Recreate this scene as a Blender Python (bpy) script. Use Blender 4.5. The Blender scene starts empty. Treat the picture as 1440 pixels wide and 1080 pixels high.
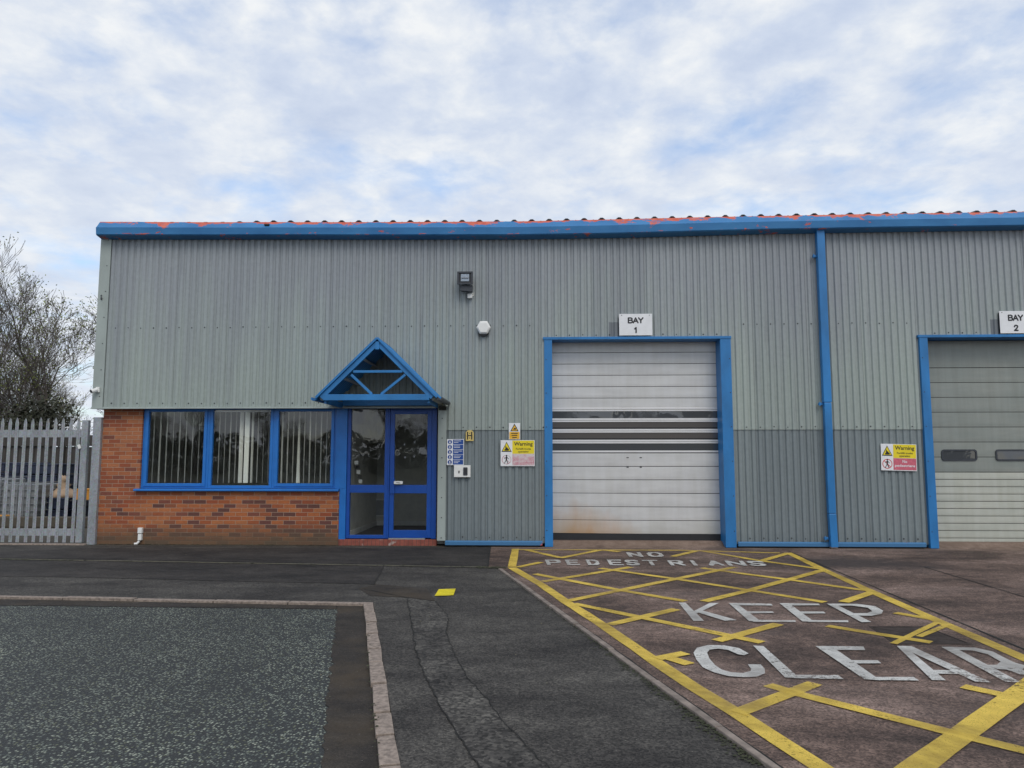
import bpy, bmesh, math, random
from mathutils import Vector, Matrix
R = math.radians
random.seed(7)
scene = bpy.context.scene
COL = scene.collection

# ------------------------------------------------------------------ camera
CAMZ, CAMY = 1.6, -13.68
YAW, PITCH, F = R(2.1), R(5.7), 1040.0
cam_d = bpy.data.cameras.new('camera')
cam = bpy.data.objects.new('camera', cam_d); COL.objects.link(cam)
cam.location = (0, CAMY, CAMZ)
cam.rotation_euler = (math.pi/2 + PITCH, 0, YAW)
cam_d.sensor_fit = 'HORIZONTAL'; cam_d.sensor_width = 36.0
cam_d.lens = 36.0*F/1440.0
cam_d.clip_start = 0.05; cam_d.clip_end = 2000
scene.camera = cam
RM = cam.rotation_euler.to_matrix()
CL = Vector((0, CAMY, CAMZ))

def ray(px, py):
    return RM @ Vector(((px-720)/F, -(py-540)/F, -1))
def W(px, py, Y=0.0):
    d = ray(px, py); t = (Y-CAMY)/d.y
    p = CL+d*t
    return p.x, p.z
def G(px, py, Z=0.0):
    d = ray(px, py); t = (Z-CAMZ)/d.z
    p = CL+d*t
    return (p.x, p.y)
def WX(px, py, Y=0.0): return W(px, py, Y)[0]
def WZ(px, py, Y=0.0): return W(px, py, Y)[1]

# ------------------------------------------------------------------ materials
def newmat(name):
    m = bpy.data.materials.new(name); m.use_nodes = True
    nt = m.node_tree
    for n in list(nt.nodes): nt.nodes.remove(n)
    out = nt.nodes.new('ShaderNodeOutputMaterial')
    b = nt.nodes.new('ShaderNodeBsdfPrincipled')
    nt.links.new(b.outputs[0], out.inputs[0])
    return m, nt, b, out
def N(nt, t, **kw):
    n = nt.nodes.new(t)
    for k, v in kw.items(): setattr(n, k, v)
    return n
def L(nt, a, b): nt.links.new(a, b)
def pos(nt, scale=(1, 1, 1)):
    g = N(nt, 'ShaderNodeNewGeometry')
    v = N(nt, 'ShaderNodeVectorMath', operation='MULTIPLY'); v.inputs[1].default_value = scale
    L(nt, g.outputs['Position'], v.inputs[0]); return v.outputs[0]
def noise(nt, vec, scale, detail=4, rough=.55, dist=0.0):
    n = N(nt, 'ShaderNodeTexNoise'); n.inputs['Scale'].default_value = scale
    n.inputs['Detail'].default_value = detail; n.inputs['Roughness'].default_value = rough
    n.inputs['Distortion'].default_value = dist
    L(nt, vec, n.inputs['Vector']); return n.outputs['Fac']
def ramp(nt, fac, stops, interp='LINEAR'):
    r = N(nt, 'ShaderNodeValToRGB'); r.color_ramp.interpolation = interp
    e = r.color_ramp.elements
    while len(e) < len(stops): e.new(0.5)
    for i, (p, c) in enumerate(stops):
        e[i].position = p
        e[i].color = (c[0], c[1], c[2], 1) if not isinstance(c, (int, float)) else (c, c, c, 1)
    L(nt, fac, r.inputs[0]); return r.outputs[0]
def mix(nt, fac, a, b, mode='MIX'):
    m = N(nt, 'ShaderNodeMix', data_type='RGBA', blend_type=mode)
    for s, v in ((m.inputs['Factor'], fac), (m.inputs[6], a), (m.inputs[7], b)):
        if isinstance(v, bpy.types.NodeSocket): L(nt, v, s)
        elif isinstance(v, (int, float)) and s == m.inputs['Factor']: s.default_value = v
        else: s.default_value = (v[0], v[1], v[2], 1)
    return m.outputs[2]
def mth(nt, op, a, b=None, clamp=False):
    m = N(nt, 'ShaderNodeMath', operation=op); m.use_clamp = clamp
    for s, v in ((m.inputs[0], a), (m.inputs[1], b)):
        if v is None: continue
        if isinstance(v, bpy.types.NodeSocket): L(nt, v, s)
        else: s.default_value = v
    return m.outputs[0]
def bump(nt, b, h, strength=.3, dist=.01):
    n = N(nt, 'ShaderNodeBump'); n.inputs['Strength'].default_value = strength; n.inputs['Distance'].default_value = dist
    L(nt, h, n.inputs['Height']); L(nt, n.outputs[0], b.inputs['Normal'])
def xyz(nt):
    g = N(nt, 'ShaderNodeNewGeometry'); s = N(nt, 'ShaderNodeSeparateXYZ'); L(nt, g.outputs['Position'], s.inputs[0]); return s.outputs

M = {}
def plain(name, col, rough=.5, metal=0.0, var=.12, nscale=6, spec=.5, bmp=0.0, stretch=(1, 1, 1)):
    m, nt, b, o = newmat(name)
    n = noise(nt, pos(nt, stretch), nscale, 5, .6)
    lo = tuple(c*(1-var) for c in col); hi = tuple(min(1, c*(1+var)) for c in col)
    L(nt, ramp(nt, n, [(.3, lo), (.7, hi)]), b.inputs['Base Color'])
    b.inputs['Roughness'].default_value = rough; b.inputs['Metallic'].default_value = metal
    b.inputs['Specular IOR Level'].default_value = spec
    if bmp: bump(nt, b, noise(nt, pos(nt), nscale*12, 3), bmp, .004)
    M[name] = m; return m
plain('blue_paint', (.023, .185, .46), .45, var=.22, nscale=2.2, stretch=(1, 1, .5))
plain('blue_window', (.018, .165, .52), .32, var=.08)
plain('blue_deep', (.010, .075, .36), .3, var=.08)
plain('white_plastic', (.82, .82, .79), .35, var=.05)
plain('sign_white', (.80, .81, .82), .4, var=.06)
plain('black_paint', (.018, .018, .02), .4)
plain('black_rubber', (.02, .021, .023), .7)
plain('sign_blue', (.015, .07, .30), .4)
plain('sign_yellow', (.82, .66, .02), .4, var=.06)
plain('sign_orange', (.80, .45, .03), .5, var=.15, nscale=30)
plain('sign_pink', (.60, .13, .18), .5, var=.2, nscale=20)
plain('sign_red', (.62, .06, .06), .5)
plain('plate_cream', (.68, .52, .17), .5, var=.2, nscale=30)
plain('dark_grey_metal', (.04, .045, .055), .45)
plain('lens_glass', (.30, .31, .32), .12, metal=.6, nscale=60, var=.4)
plain('dark_lens', (.05, .05, .055), .15)
plain('blind_fabric', (.88, .88, .80), .8, var=.05)
plain('room_paint', (.42, .41, .37), .85)
plain('room_carpet', (.06, .06, .065), .95, bmp=.3)
plain('timber_dark', (.055, .05, .045), .9, var=.4, nscale=3, stretch=(8, 8, .6), bmp=.3)
plain('tan_canvas', (.38, .27, .18), .85, var=.25, nscale=3, bmp=.4)
plain('navy_plastic', (.014, .02, .045), .5, var=.3)
plain('orange_paint', (.65, .28, .03), .5)
plain('grey_plastic', (.20, .21, .22), .5, var=.2)
plain('clear_tote', (.20, .21, .21), .4, var=.3, nscale=4)
plain('roof_sheet', (.07, .07, .075), .8, var=.3)
plain('side_cladding', (.30, .33, .32), .6)
plain('lobby_white', (.55, .55, .53), .8)
plain('photo_green', (.10, .12, .06), .7, var=.4)
plain('zinc_screw', (.045, .048, .05), .5)
plain('patch_trim', (.35, .395, .37), .5, var=.15, nscale=2, stretch=(1, 1, .4))
plain('steel_threshold', (.42, .43, .43), .4, metal=.5)

def galv():
    m, nt, b, o = newmat('galvanised_steel')
    v = N(nt, 'ShaderNodeTexVoronoi'); v.inputs['Scale'].default_value = 45; L(nt, pos(nt), v.inputs['Vector'])
    n = noise(nt, pos(nt, (1, 1, .5)), 3, 5)
    c = mix(nt, .35, ramp(nt, n, [(.3, (.22, .26, .29)), (.7, (.36, .41, .45))]), v.outputs['Color'], 'SOFT_LIGHT')
    hs = N(nt, 'ShaderNodeHueSaturation'); hs.inputs['Saturation'].default_value = .45; L(nt, c, hs.inputs['Color'])
    L(nt, hs.outputs[0], b.inputs['Base Color']); b.inputs['Roughness'].default_value = .5; b.inputs['Metallic'].default_value = .25
    M['galv'] = m
galv()

def cladding(name, a, bcol, patches=()):
    m, nt, b, o = newmat(name)
    Xp = xyz(nt)
    n1 = noise(nt, pos(nt, (1, 1, .5)), .55, 5, .6, .3)
    n2 = noise(nt, pos(nt, (5, 1, .18)), 1.0, 5, .65)
    n3 = noise(nt, pos(nt, (1, 1, 1)), 14, 5, .65)
    hgt = mth(nt, 'MULTIPLY', mth(nt, 'SUBTRACT', Xp[2], 4.1), .16)
    c = ramp(nt, mth(nt, 'SUBTRACT', mth(nt, 'ADD', mth(nt, 'MULTIPLY', n1, .55), mth(nt, 'MULTIPLY', n2, .45)), hgt), [(.33, a), (.68, bcol)])
    c = mix(nt, .38, c, ramp(nt, n2, [(.30, (.43, .43, .43)), (.68, (.57, .57, .57))]), 'OVERLAY')
    c = mix(nt, .40, c, ramp(nt, n3, [(.3, (.42, .42, .42)), (.7, (.58, .58, .58))]), 'OVERLAY')
    shx = mth(nt, 'DIVIDE', Xp[0], .98); wn_ = N(nt, 'ShaderNodeTexWhiteNoise', noise_dimensions='1D'); L(nt, mth(nt, 'FLOOR', shx), wn_.inputs['W'])
    c = mix(nt, .55, c, ramp(nt, wn_.outputs['Value'], [(0, (.44, .44, .45)), (1, (.56, .56, .55))]), 'OVERLAY')
    lap = mth(nt, 'LESS_THAN', mth(nt, 'FRACT', shx), .007)
    c = mix(nt, mth(nt, 'MULTIPLY', lap, .55), c, (.06, .065, .07))
    # green algae and grime creeping up from the bottom edge of each sheet
    gr = ramp(nt, mth(nt, 'ADD', mth(nt, 'MULTIPLY', Xp[2], 1.6), mth(nt, 'MULTIPLY', n2, .9)), [(.35, .55), (1.1, 0.0)])
    c = mix(nt, mth(nt, 'MULTIPLY', gr, .6), c, (.09, .092, .085))
    # dark run-off stains, thin and vertical
    n4 = noise(nt, pos(nt, (14, 1, .45)), 1.4, 3, .5)
    c = mix(nt, mth(nt, 'MULTIPLY', ramp(nt, n4, [(.62, 0.0), (.80, 1.0)]), .5), c, (.13, .135, .15))
    # crisp-edged rectangles, darker and bluer than the sheet, beside the bay signs
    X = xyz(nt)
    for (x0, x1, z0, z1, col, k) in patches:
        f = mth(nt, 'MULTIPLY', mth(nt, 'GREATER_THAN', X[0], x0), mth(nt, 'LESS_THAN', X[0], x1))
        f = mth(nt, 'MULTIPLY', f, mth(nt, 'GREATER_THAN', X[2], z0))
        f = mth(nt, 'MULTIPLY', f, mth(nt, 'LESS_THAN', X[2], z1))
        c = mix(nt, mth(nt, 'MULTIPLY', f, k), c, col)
    L(nt, c, b.inputs['Base Color']); b.inputs['Roughness'].default_value = .52
    b.inputs['Specular IOR Level'].default_value = .4
    M[name] = m

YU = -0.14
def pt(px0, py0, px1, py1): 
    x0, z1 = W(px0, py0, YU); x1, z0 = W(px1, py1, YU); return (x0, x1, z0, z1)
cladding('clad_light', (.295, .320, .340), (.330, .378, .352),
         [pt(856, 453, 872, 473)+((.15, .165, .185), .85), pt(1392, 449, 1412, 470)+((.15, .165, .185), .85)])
cladding('clad_dark', (.165, .195, .215), (.205, .240, .248))

def gutter_mat():
    m, nt, b, o = newmat('peeling_gutter')
    X = xyz(nt)
    n = noise(nt, pos(nt, (1, 1, 2.5)), 2.6, 9, .68, .25)
    n2 = noise(nt, pos(nt, (1.6, 1, 9)), 1.5, 9, .72)
    zz = N(nt, 'ShaderNodeAttribute', attribute_name='prof'); p = zz.outputs['Fac']   # 0 bottom .. 1 top lip
    t = mth(nt, 'SUBTRACT', 1.0, mth(nt, 'MULTIPLY', mth(nt, 'SUBTRACT', p, .45), 1.15))   # threshold falls to the top
    top = ramp(nt, mth(nt, 'ADD', mth(nt, 'SUBTRACT', n, .335), mth(nt, 'MULTIPLY', mth(nt, 'POWER', p, 6.0), .235)), [(.29, 0.0), (.31, 1.0)])
    low = mth(nt, 'MULTIPLY', ramp(nt, n2, [(.60, 0.0), (.615, 1.0)]), mth(nt, 'LESS_THAN', p, .16))
    f = mth(nt, 'MAXIMUM', top, low)
    nb = noise(nt, pos(nt, (1, 1, 2)), 1.7, 5)
    blue = ramp(nt, nb, [(.3, (.020, .145, .36)), (.7, (.04, .21, .46))])
    red = ramp(nt, noise(nt, pos(nt), 9, 4), [(.3, (.50, .07, .035)), (.7, (.68, .16, .09))])
    L(nt, mix(nt, f, blue, red), b.inputs['Base Color']); b.inputs['Roughness'].default_value = .45
    bump(nt, b, f, -.4, .002)
    M['gutter'] = m
gutter_mat()

def brick_mat(name, w=.225, h=.075, rot=False):
    m, nt, b, o = newmat(name)
    X = xyz(nt); cb = N(nt, 'ShaderNodeCombineXYZ')
    wob = noise(nt, pos(nt), 5, 2)
    L(nt, mth(nt, 'ADD', X[0], mth(nt, 'MULTIPLY', wob, .006)), cb.inputs[0]); L(nt, mth(nt, 'ADD', X[2], mth(nt, 'MULTIPLY', wob, .005)), cb.inputs[1])
    t = N(nt, 'ShaderNodeTexBrick'); L(nt, cb.outputs[0], t.inputs['Vector'])
    t.inputs['Color1'].default_value = (0, 0, 0, 1); t.inputs['Color2'].default_value = (1, 1, 1, 1)
    t.inputs['Mortar'].default_value = (0, 0, 0, 1); t.inputs['Scale'].default_value = 1
    t.inputs['Mortar Size'].default_value = .0048; t.inputs['Mortar Smooth'].default_value = .25
    t.inputs['Brick Width'].default_value = w; t.inputs['Row Height'].default_value = h
    cA = ramp(nt, t.outputs['Color'], [(0, (.40, .125, .042)), (.2, (.33, .09, .032)), (.36, (.43, .15, .055)), (.50, (.30, .075, .03)),
                                      (.58, (.34, .12, .055)), (.63, (.12, .048, .038)), (.74, (.20, .065, .042)), (.83, (.14, .052, .042)), (.92, (.26, .085, .04))], 'CONSTANT')
    cB = ramp(nt, t.outputs['Color'], [(0, (.38, .125, .05)), (.2, (.32, .095, .038)), (.36, (.41, .15, .065)), (.60, (.30, .08, .035)), (.93, (.20, .065, .042))], 'CONSTANT')
    c = mix(nt, mth(nt, 'GREATER_THAN', X[2], .9), cA, cB)
    n = noise(nt, pos(nt, (1, 1, 4)), 16, 5, .7)
    c = mix(nt, .8, c, ramp(nt, n, [(.25, (.30, .30, .30)), (.75, (.70, .68, .64))]), 'OVERLAY')
    c = mix(nt, t.outputs['Fac'], c, (.40, .29, .21))
    # splash dirt and moss near the ground, ragged
    d = mth(nt, 'SUBTRACT', mth(nt, 'ADD', .36, mth(nt, 'MULTIPLY', noise(nt, pos(nt, (1, 1, 1.5)), 3, 6, .75), .55)), mth(nt, 'MULTIPLY', X[2], 1.5))
    df = ramp(nt, d, [(.0, 0.0), (.18, .35), (.5, .85)])
    c = mix(nt, df, c, (.10, .075, .045))
    c = mix(nt, ramp(nt, noise(nt, pos(nt, (1, 1, 2)), 1.7, 6, .7), [(.42, 0.0), (.68, .28)]), c, (.14, .065, .04))
    L(nt, c, b.inputs['Base Color']); b.inputs['Roughness'].default_value = .85
    hh = mth(nt, 'ADD', mth(nt, 'MULTIPLY', t.outputs['Fac'], -1.0), mth(nt, 'MULTIPLY', n, .3))
    bump(nt, b, hh, .7, .006)
    M[name] = m
brick_mat('brick'); 
def step_mat():
    m, nt, b, o = newmat('step_brick')
    X = xyz(nt); fx = mth(nt, 'FRACT', mth(nt, 'DIVIDE', X[0], .075))
    j = ramp(nt, fx, [(0, 1.0), (.10, 0.0), (.92, 0.0), (1.0, 1.0)])
    n = noise(nt, pos(nt), 9, 5, .7)
    c = ramp(nt, n, [(.3, (.20, .055, .04)), (.7, (.34, .10, .07))])
    c = mix(nt, ramp(nt, noise(nt, pos(nt), 3.5, 5, .7), [(.60, 0.0), (.66, .75)]), c, (.45, .38, .34))
    L(nt, mix(nt, j, c, (.07, .05, .04)), b.inputs['Base Color']); b.inputs['Roughness'].default_value = .85
    M['step_brick'] = m
step_mat()

def asphalt(name, dark, light, stone=90, contrast=.5, patch=.7, moss=0.0, brown=None):
    m, nt, b, o = newmat(name)
    big = noise(nt, pos(nt, (.6, 1.3, 1)), patch, 6, .62, .4)
    mid = noise(nt, pos(nt), 5, 6, .7)
    fine = noise(nt, pos(nt), stone, 3, .7)
    v = N(nt, 'ShaderNodeTexVoronoi'); v.inputs['Scale'].default_value = stone*.9; L(nt, pos(nt), v.inputs['Vector'])
    hs = N(nt, 'ShaderNodeSeparateColor'); L(nt, v.outputs['Color'], hs.inputs[0])
    c = ramp(nt, big, [(.32, dark), (.68, light)])
    c = mix(nt, .6, c, ramp(nt, mid, [(.34, (.29, .29, .29)), (.66, (.70, .70, .69))]), 'OVERLAY')
    sp = mth(nt, 'ADD', mth(nt, 'MULTIPLY', hs.outputs[0], .55), mth(nt, 'MULTIPLY', fine, .45))
    c = mix(nt, contrast, c, ramp(nt, sp, [(.25, (.18, .18, .18)), (.55, (.45, .45, .45)), (.85, (.86, .85, .82))]), 'OVERLAY')
    if brown: c = mix(nt, ramp(nt, noise(nt, pos(nt), 1.3, 5, .65), [(.45, 0.0), (.7, .6)]), c, brown)
    X = xyz(nt)
    dd = ramp(nt, mth(nt, 'ADD', X[1], mth(nt, 'MULTIPLY', mid, .5)), [(.02, 0.0), (.26, .75)])
    c = mix(nt, dd, c, (.085, .072, .052))
    # pale grit specks
    v2 = N(nt, 'ShaderNodeTexVoronoi'); v2.inputs['Scale'].default_value = 16; L(nt, pos(nt), v2.inputs['Vector'])
    c = mix(nt, mth(nt, 'MULTIPLY', mth(nt, 'LESS_THAN', v2.outputs['Distance'], .055), .6), c, (.30, .28, .24))
    L(nt, c, b.inputs['Base Color']); b.inputs['Roughness'].default_value = .88
    b.inputs['Specular IOR Level'].default_value = .3
    bump(nt, b, sp, .6, .006)
    M[name] = m
asphalt('asphalt_path', (.034, .031, .029), (.095, .088, .078), 85, .9, 1.3)
asphalt('asphalt_front', (.022, .0205, .0195), (.058, .052, .047), 95, .7, 1.4)
asphalt('asphalt_trench', (.036, .033, .031), (.105, .098, .087), 52, 1.0, 1.4)
asphalt('asphalt_gutter', (.028, .024, .021), (.058, .049, .040), 130, .5, 1.6, brown=(.075, .055, .033))
asphalt('yard_concrete', (.09, .08, .07), (.16, .145, .125), 120, .35, .6)
asphalt('field_ground', (.05, .055, .03), (.09, .085, .05), 30, .4, .4)

def chip():
    m, nt, b, o = newmat('chip_seal')
    v = N(nt, 'ShaderNodeTexVoronoi'); v.inputs['Scale'].default_value = 58; v.inputs['Randomness'].default_value = 1
    L(nt, pos(nt, (1, .85, 1)), v.inputs['Vector'])
    hs = N(nt, 'ShaderNodeSeparateColor'); L(nt, v.outputs['Color'], hs.inputs[0])
    big = noise(nt, pos(nt), .7, 5, .6)
    pick = mth(nt, 'ADD', mth(nt, 'MULTIPLY', hs.outputs[0], .8), mth(nt, 'MULTIPLY', big, .4))
    c = ramp(nt, pick, [(.0, (.028, .031, .034)), (.42, (.035, .040, .042)), (.50, (.06, .07, .066)), (.62, (.13, .15, .125)), (.84, (.24, .27, .215)), (1.0, (.36, .38, .30))])
    c = mix(nt, .8, c, ramp(nt, noise(nt, pos(nt, (1.6, .7, 1)), .8, 6, .65, .5), [(.32, (.24, .24, .25)), (.66, (.60, .60, .58))]), 'OVERLAY')
    c2 = mix(nt, mth(nt, 'GREATER_THAN', hs.outputs[1], .90), c, (.13, .14, .085))
    gap = ramp(nt, v.outputs['Distance'], [(.32, 0.0), (.52, 1.0)])
    c = mix(nt, gap, c2, (.028, .030, .028))
    L(nt, c, b.inputs['Base Color']); b.inputs['Roughness'].default_value = .75
    bump(nt, b, mth(nt, 'SUBTRACT', mth(nt, 'MULTIPLY', hs.outputs[0], .5), v.outputs['Distance']), .8, .010)
    M['chip'] = m
chip()

def apron():
    m, nt, b, o = newmat('apron_concrete')
    n1 = noise(nt, pos(nt, (.7, 1.2, 1)), .75, 6, .65, .5)
    n2 = noise(nt, pos(nt), 7, 6, .75)
    n3 = noise(nt, pos(nt), 120, 3, .8)
    v = N(nt, 'ShaderNodeTexVoronoi'); v.inputs['Scale'].default_value = 85; L(nt, pos(nt), v.inputs['Vector'])
    hs = N(nt, 'ShaderNodeSeparateColor'); L(nt, v.outputs['Color'], hs.inputs[0])
    c = ramp(nt, n1, [(.36, (.058, .043, .036)), (.49, (.125, .090, .073)), (.64, (.235, .175, .145))])
    c = mix(nt, .75, c, ramp(nt, n2, [(.34, (.27, .26, .26)), (.66, (.72, .70, .69))]), 'OVERLAY')
    sp = mth(nt, 'ADD', mth(nt, 'MULTIPLY', hs.outputs[0], .6), mth(nt, 'MULTIPLY', n3, .4))
    c = mix(nt, .85, c, ramp(nt, sp, [(.2, (.20, .19, .19)), (.5, (.46, .45, .45)), (.85, (.86, .82, .80))]), 'OVERLAY')
    X = xyz(nt)
    # orange-brown dust washed out of the doorways onto the strip by the wall
    near = ramp(nt, mth(nt, 'ADD', X[1], mth(nt, 'MULTIPLY', noise(nt, pos(nt), 2.2, 5, .6), .9)), [(-0.0, 0.0), (.35, .8)])
    c = mix(nt, near, c, ramp(nt, n2, [(.3, (.17, .115, .085)), (.7, (.27, .20, .155))]))
    # dark oil and damp patches
    dk = ramp(nt, noise(nt, pos(nt, (.5, 1, 1)), .9, 5, .6, .8), [(.56, 0.0), (.70, .6)])
    c = mix(nt, dk, c, (.045, .036, .034))
    dm = N(nt, 'ShaderNodeVectorMath', operation='SUBTRACT'); L(nt, pos(nt), dm.inputs[0]); dm.inputs[1].default_value = G(1190, 792)+(0,)
    dsc = N(nt, 'ShaderNodeVectorMath', operation='MULTIPLY'); L(nt, dm.outputs[0], dsc.inputs[0]); dsc.inputs[1].default_value = (.42, .8, 0)
    ln = N(nt, 'ShaderNodeVectorMath', operation='LENGTH'); L(nt, dsc.outputs[0], ln.inputs[0])
    f2 = ramp(nt, mth(nt, 'ADD', ln.outputs['Value'], mth(nt, 'MULTIPLY', n2, .5)), [(.5, .8), (1.3, 0.0)])
    c = mix(nt, f2, c, (.036, .032, .032))
    L(nt, c, b.inputs['Base Color']); b.inputs['Roughness'].default_value = .85; b.inputs['Specular IOR Level'].default_value = .3
    bump(nt, b, sp, .6, .005)
    M['apron'] = m
apron()

def paintmark(name, a, bcol, wear=.60):
    m, nt, b, o = newmat(name)
    n1 = noise(nt, pos(nt), 3, 5, .7)
    n2 = noise(nt, pos(nt), 22, 6, .8); n3 = noise(nt, pos(nt), 1.3, 4, .6)
    L(nt, ramp(nt, n1, [(.3, a), (.7, bcol)]), b.inputs['Base Color']); b.inputs['Roughness'].default_value = .6
    tr = N(nt, 'ShaderNodeBsdfTransparent'); ms = N(nt, 'ShaderNodeMixShader')
    w = mth(nt, 'ADD', mth(nt, 'MULTIPLY', n2, .75), mth(nt, 'MULTIPLY', n3, .5))
    f = mth(nt, 'MAXIMUM', ramp(nt, w, [(wear, 0.0), (wear+.10, .85)]), ramp(nt, noise(nt, pos(nt), .9, 6, .7, .6), [(.42, .0), (.68, .62)]))
    v = N(nt, 'ShaderNodeTexVoronoi'); v.inputs['Scale'].default_value = 75; L(nt, pos(nt), v.inputs['Vector'])
    f = mth(nt, 'MAXIMUM', f, mth(nt, 'MULTIPLY', mth(nt, 'LESS_THAN', v.outputs['Distance'], .22), .55))
    L(nt, f, ms.inputs[0]); L(nt, b.outputs[0], ms.inputs[1]); L(nt, tr.outputs[0], ms.inputs[2]); L(nt, ms.outputs[0], o.inputs[0])
    bump(nt, b, noise(nt, pos(nt), 120, 3), .5, .004)
    M[name] = m
paintmark('yellow_line', (.52, .35, .045), (.80, .57, .085), .68)
paintmark('white_line', (.44, .43, .40), (.68, .67, .62), .65)
paintmark('square_yellow', (.72, .58, .012), (.86, .72, .02), .74)
plain('kerb_stone', (.255, .205, .168), .9, var=.45, nscale=26, bmp=.15)
plain('edge_stone', (.22, .18, .15), .9, var=.4, nscale=7, bmp=.6)
plain('crack', (.012, .012, .010), .95)
plain('moss', (.040, .044, .018), .95, var=.5, nscale=20)
plain('joint_line', (.14, .13, .085), .9, var=.5, nscale=9)
plain('iron_cover', (.048, .038, .033), .9, var=.4, nscale=8, spec=.2, bmp=.5)

def shutter(name, c1, c2, stain=False):
    m, nt, b, o = newmat(name)
    n = noise(nt, pos(nt, (.4, 1, 2)), 3, 5, .6)
    c = ramp(nt, n, [(.3, c1), (.7, c2)])
    c = mix(nt, .35, c, ramp(nt, noise(nt, pos(nt, (6, 1, .6)), 1.6, 5), [(.35, (.42, .41, .38)), (.65, (.56, .56, .56))]), 'OVERLAY')
    if stain:
        X = xyz(nt)
        a0 = WX(800, 750, .1)
        dx = mth(nt, 'ABSOLUTE', mth(nt, 'SUBTRACT', X[0], a0+.15))
        w = mth(nt, 'ADD', mth(nt, 'MULTIPLY', dx, .42), mth(nt, 'MULTIPLY', X[2], .85))
        w = mth(nt, 'ADD', w, mth(nt, 'MULTIPLY', noise(nt, pos(nt, (2, 1, .6)), 2.2, 5), .45))
        c = mix(nt, ramp(nt, w, [(.42, .95), (.60, .55), (1.0, 0.0)]), c, (.48, .22, .05))
        w2 = mth(nt, 'ADD', X[2], mth(nt, 'MULTIPLY', noise(nt, pos(nt), 1.3, 4), .8))
        c = mix(nt, ramp(nt, w2, [(.5, .45), (1.4, 0.0)]), c, (.42, .42, .34))
    L(nt, c, b.inputs['Base Color']); b.inputs['Roughness'].default_value = .35; b.inputs['Metallic'].default_value = .1
    M[name] = m
shutter('shutter_white', (.56, .56, .555), (.66, .66, .65), True)
shutter('shutter_rail', (.68, .68, .68), (.74, .74, .74))
shutter('door_grey', (.245, .272, .25), (.30, .318, .288))
shutter('door_pale', (.47, .49, .43), (.55, .56, .49))

def glass(name, tint, refl=1.0, trans=True, col=(.02, .022, .025)):
    m, nt, b, o = newmat(name)
    gl = N(nt, 'ShaderNodeBsdfGlossy'); gl.inputs['Roughness'].default_value = .008; gl.inputs['Color'].default_value = (refl, refl, refl, 1)
    lw = N(nt, 'ShaderNodeLayerWeight'); fr = mth(nt, 'ADD', .085, mth(nt, 'MULTIPLY', mth(nt, 'POWER', lw.outputs['Facing'], 4.0), .85), True)
    ms = N(nt, 'ShaderNodeMixShader'); L(nt, fr, ms.inputs[0])
    wv = noise(nt, pos(nt), 1.4, 2, .4)
    bp = N(nt, 'ShaderNodeBump'); bp.inputs['Strength'].default_value = .12; bp.inputs['Distance'].default_value = .06
    L(nt, wv, bp.inputs['Height']); L(nt, bp.outputs[0], gl.inputs['Normal'])
    if trans:
        t = N(nt, 'ShaderNodeBsdfTransparent'); t.inputs['Color'].default_value = tint+(1,)
        L(nt, t.outputs[0], ms.inputs[1])
    else:
        b.inputs['Base Color'].default_value = col+(1,); b.inputs['Roughness'].default_value = .3
        L(nt, b.outputs[0], ms.inputs[1])
    L(nt, gl.outputs[0], ms.inputs[2]); L(nt, ms.outputs[0], o.inputs[0])
    M[name] = m
glass('window_glass', (.93, .95, .93))
glass('vision_glass', (0, 0, 0), .9, False, (.045, .05, .056))
glass('vision_grey', (0, 0, 0), .9, False, (.10, .092, .088))

def bark(name, c1, c2):
    plain(name, c1, .9, var=.3, nscale=4)
bark('bark', (.115, .098, .085), None)
bark('bark_pale', (.16, .14, .12), None)
plain('bud_leaf', (.19, .22, .06), .7, var=.5, nscale=1.2)
plain('ivy_leaf', (.035, .05, .018), .6, var=.6, nscale=1.5)
plain('hedge_leaf', (.032, .035, .018), .8, var=.6, nscale=.8)

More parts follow.
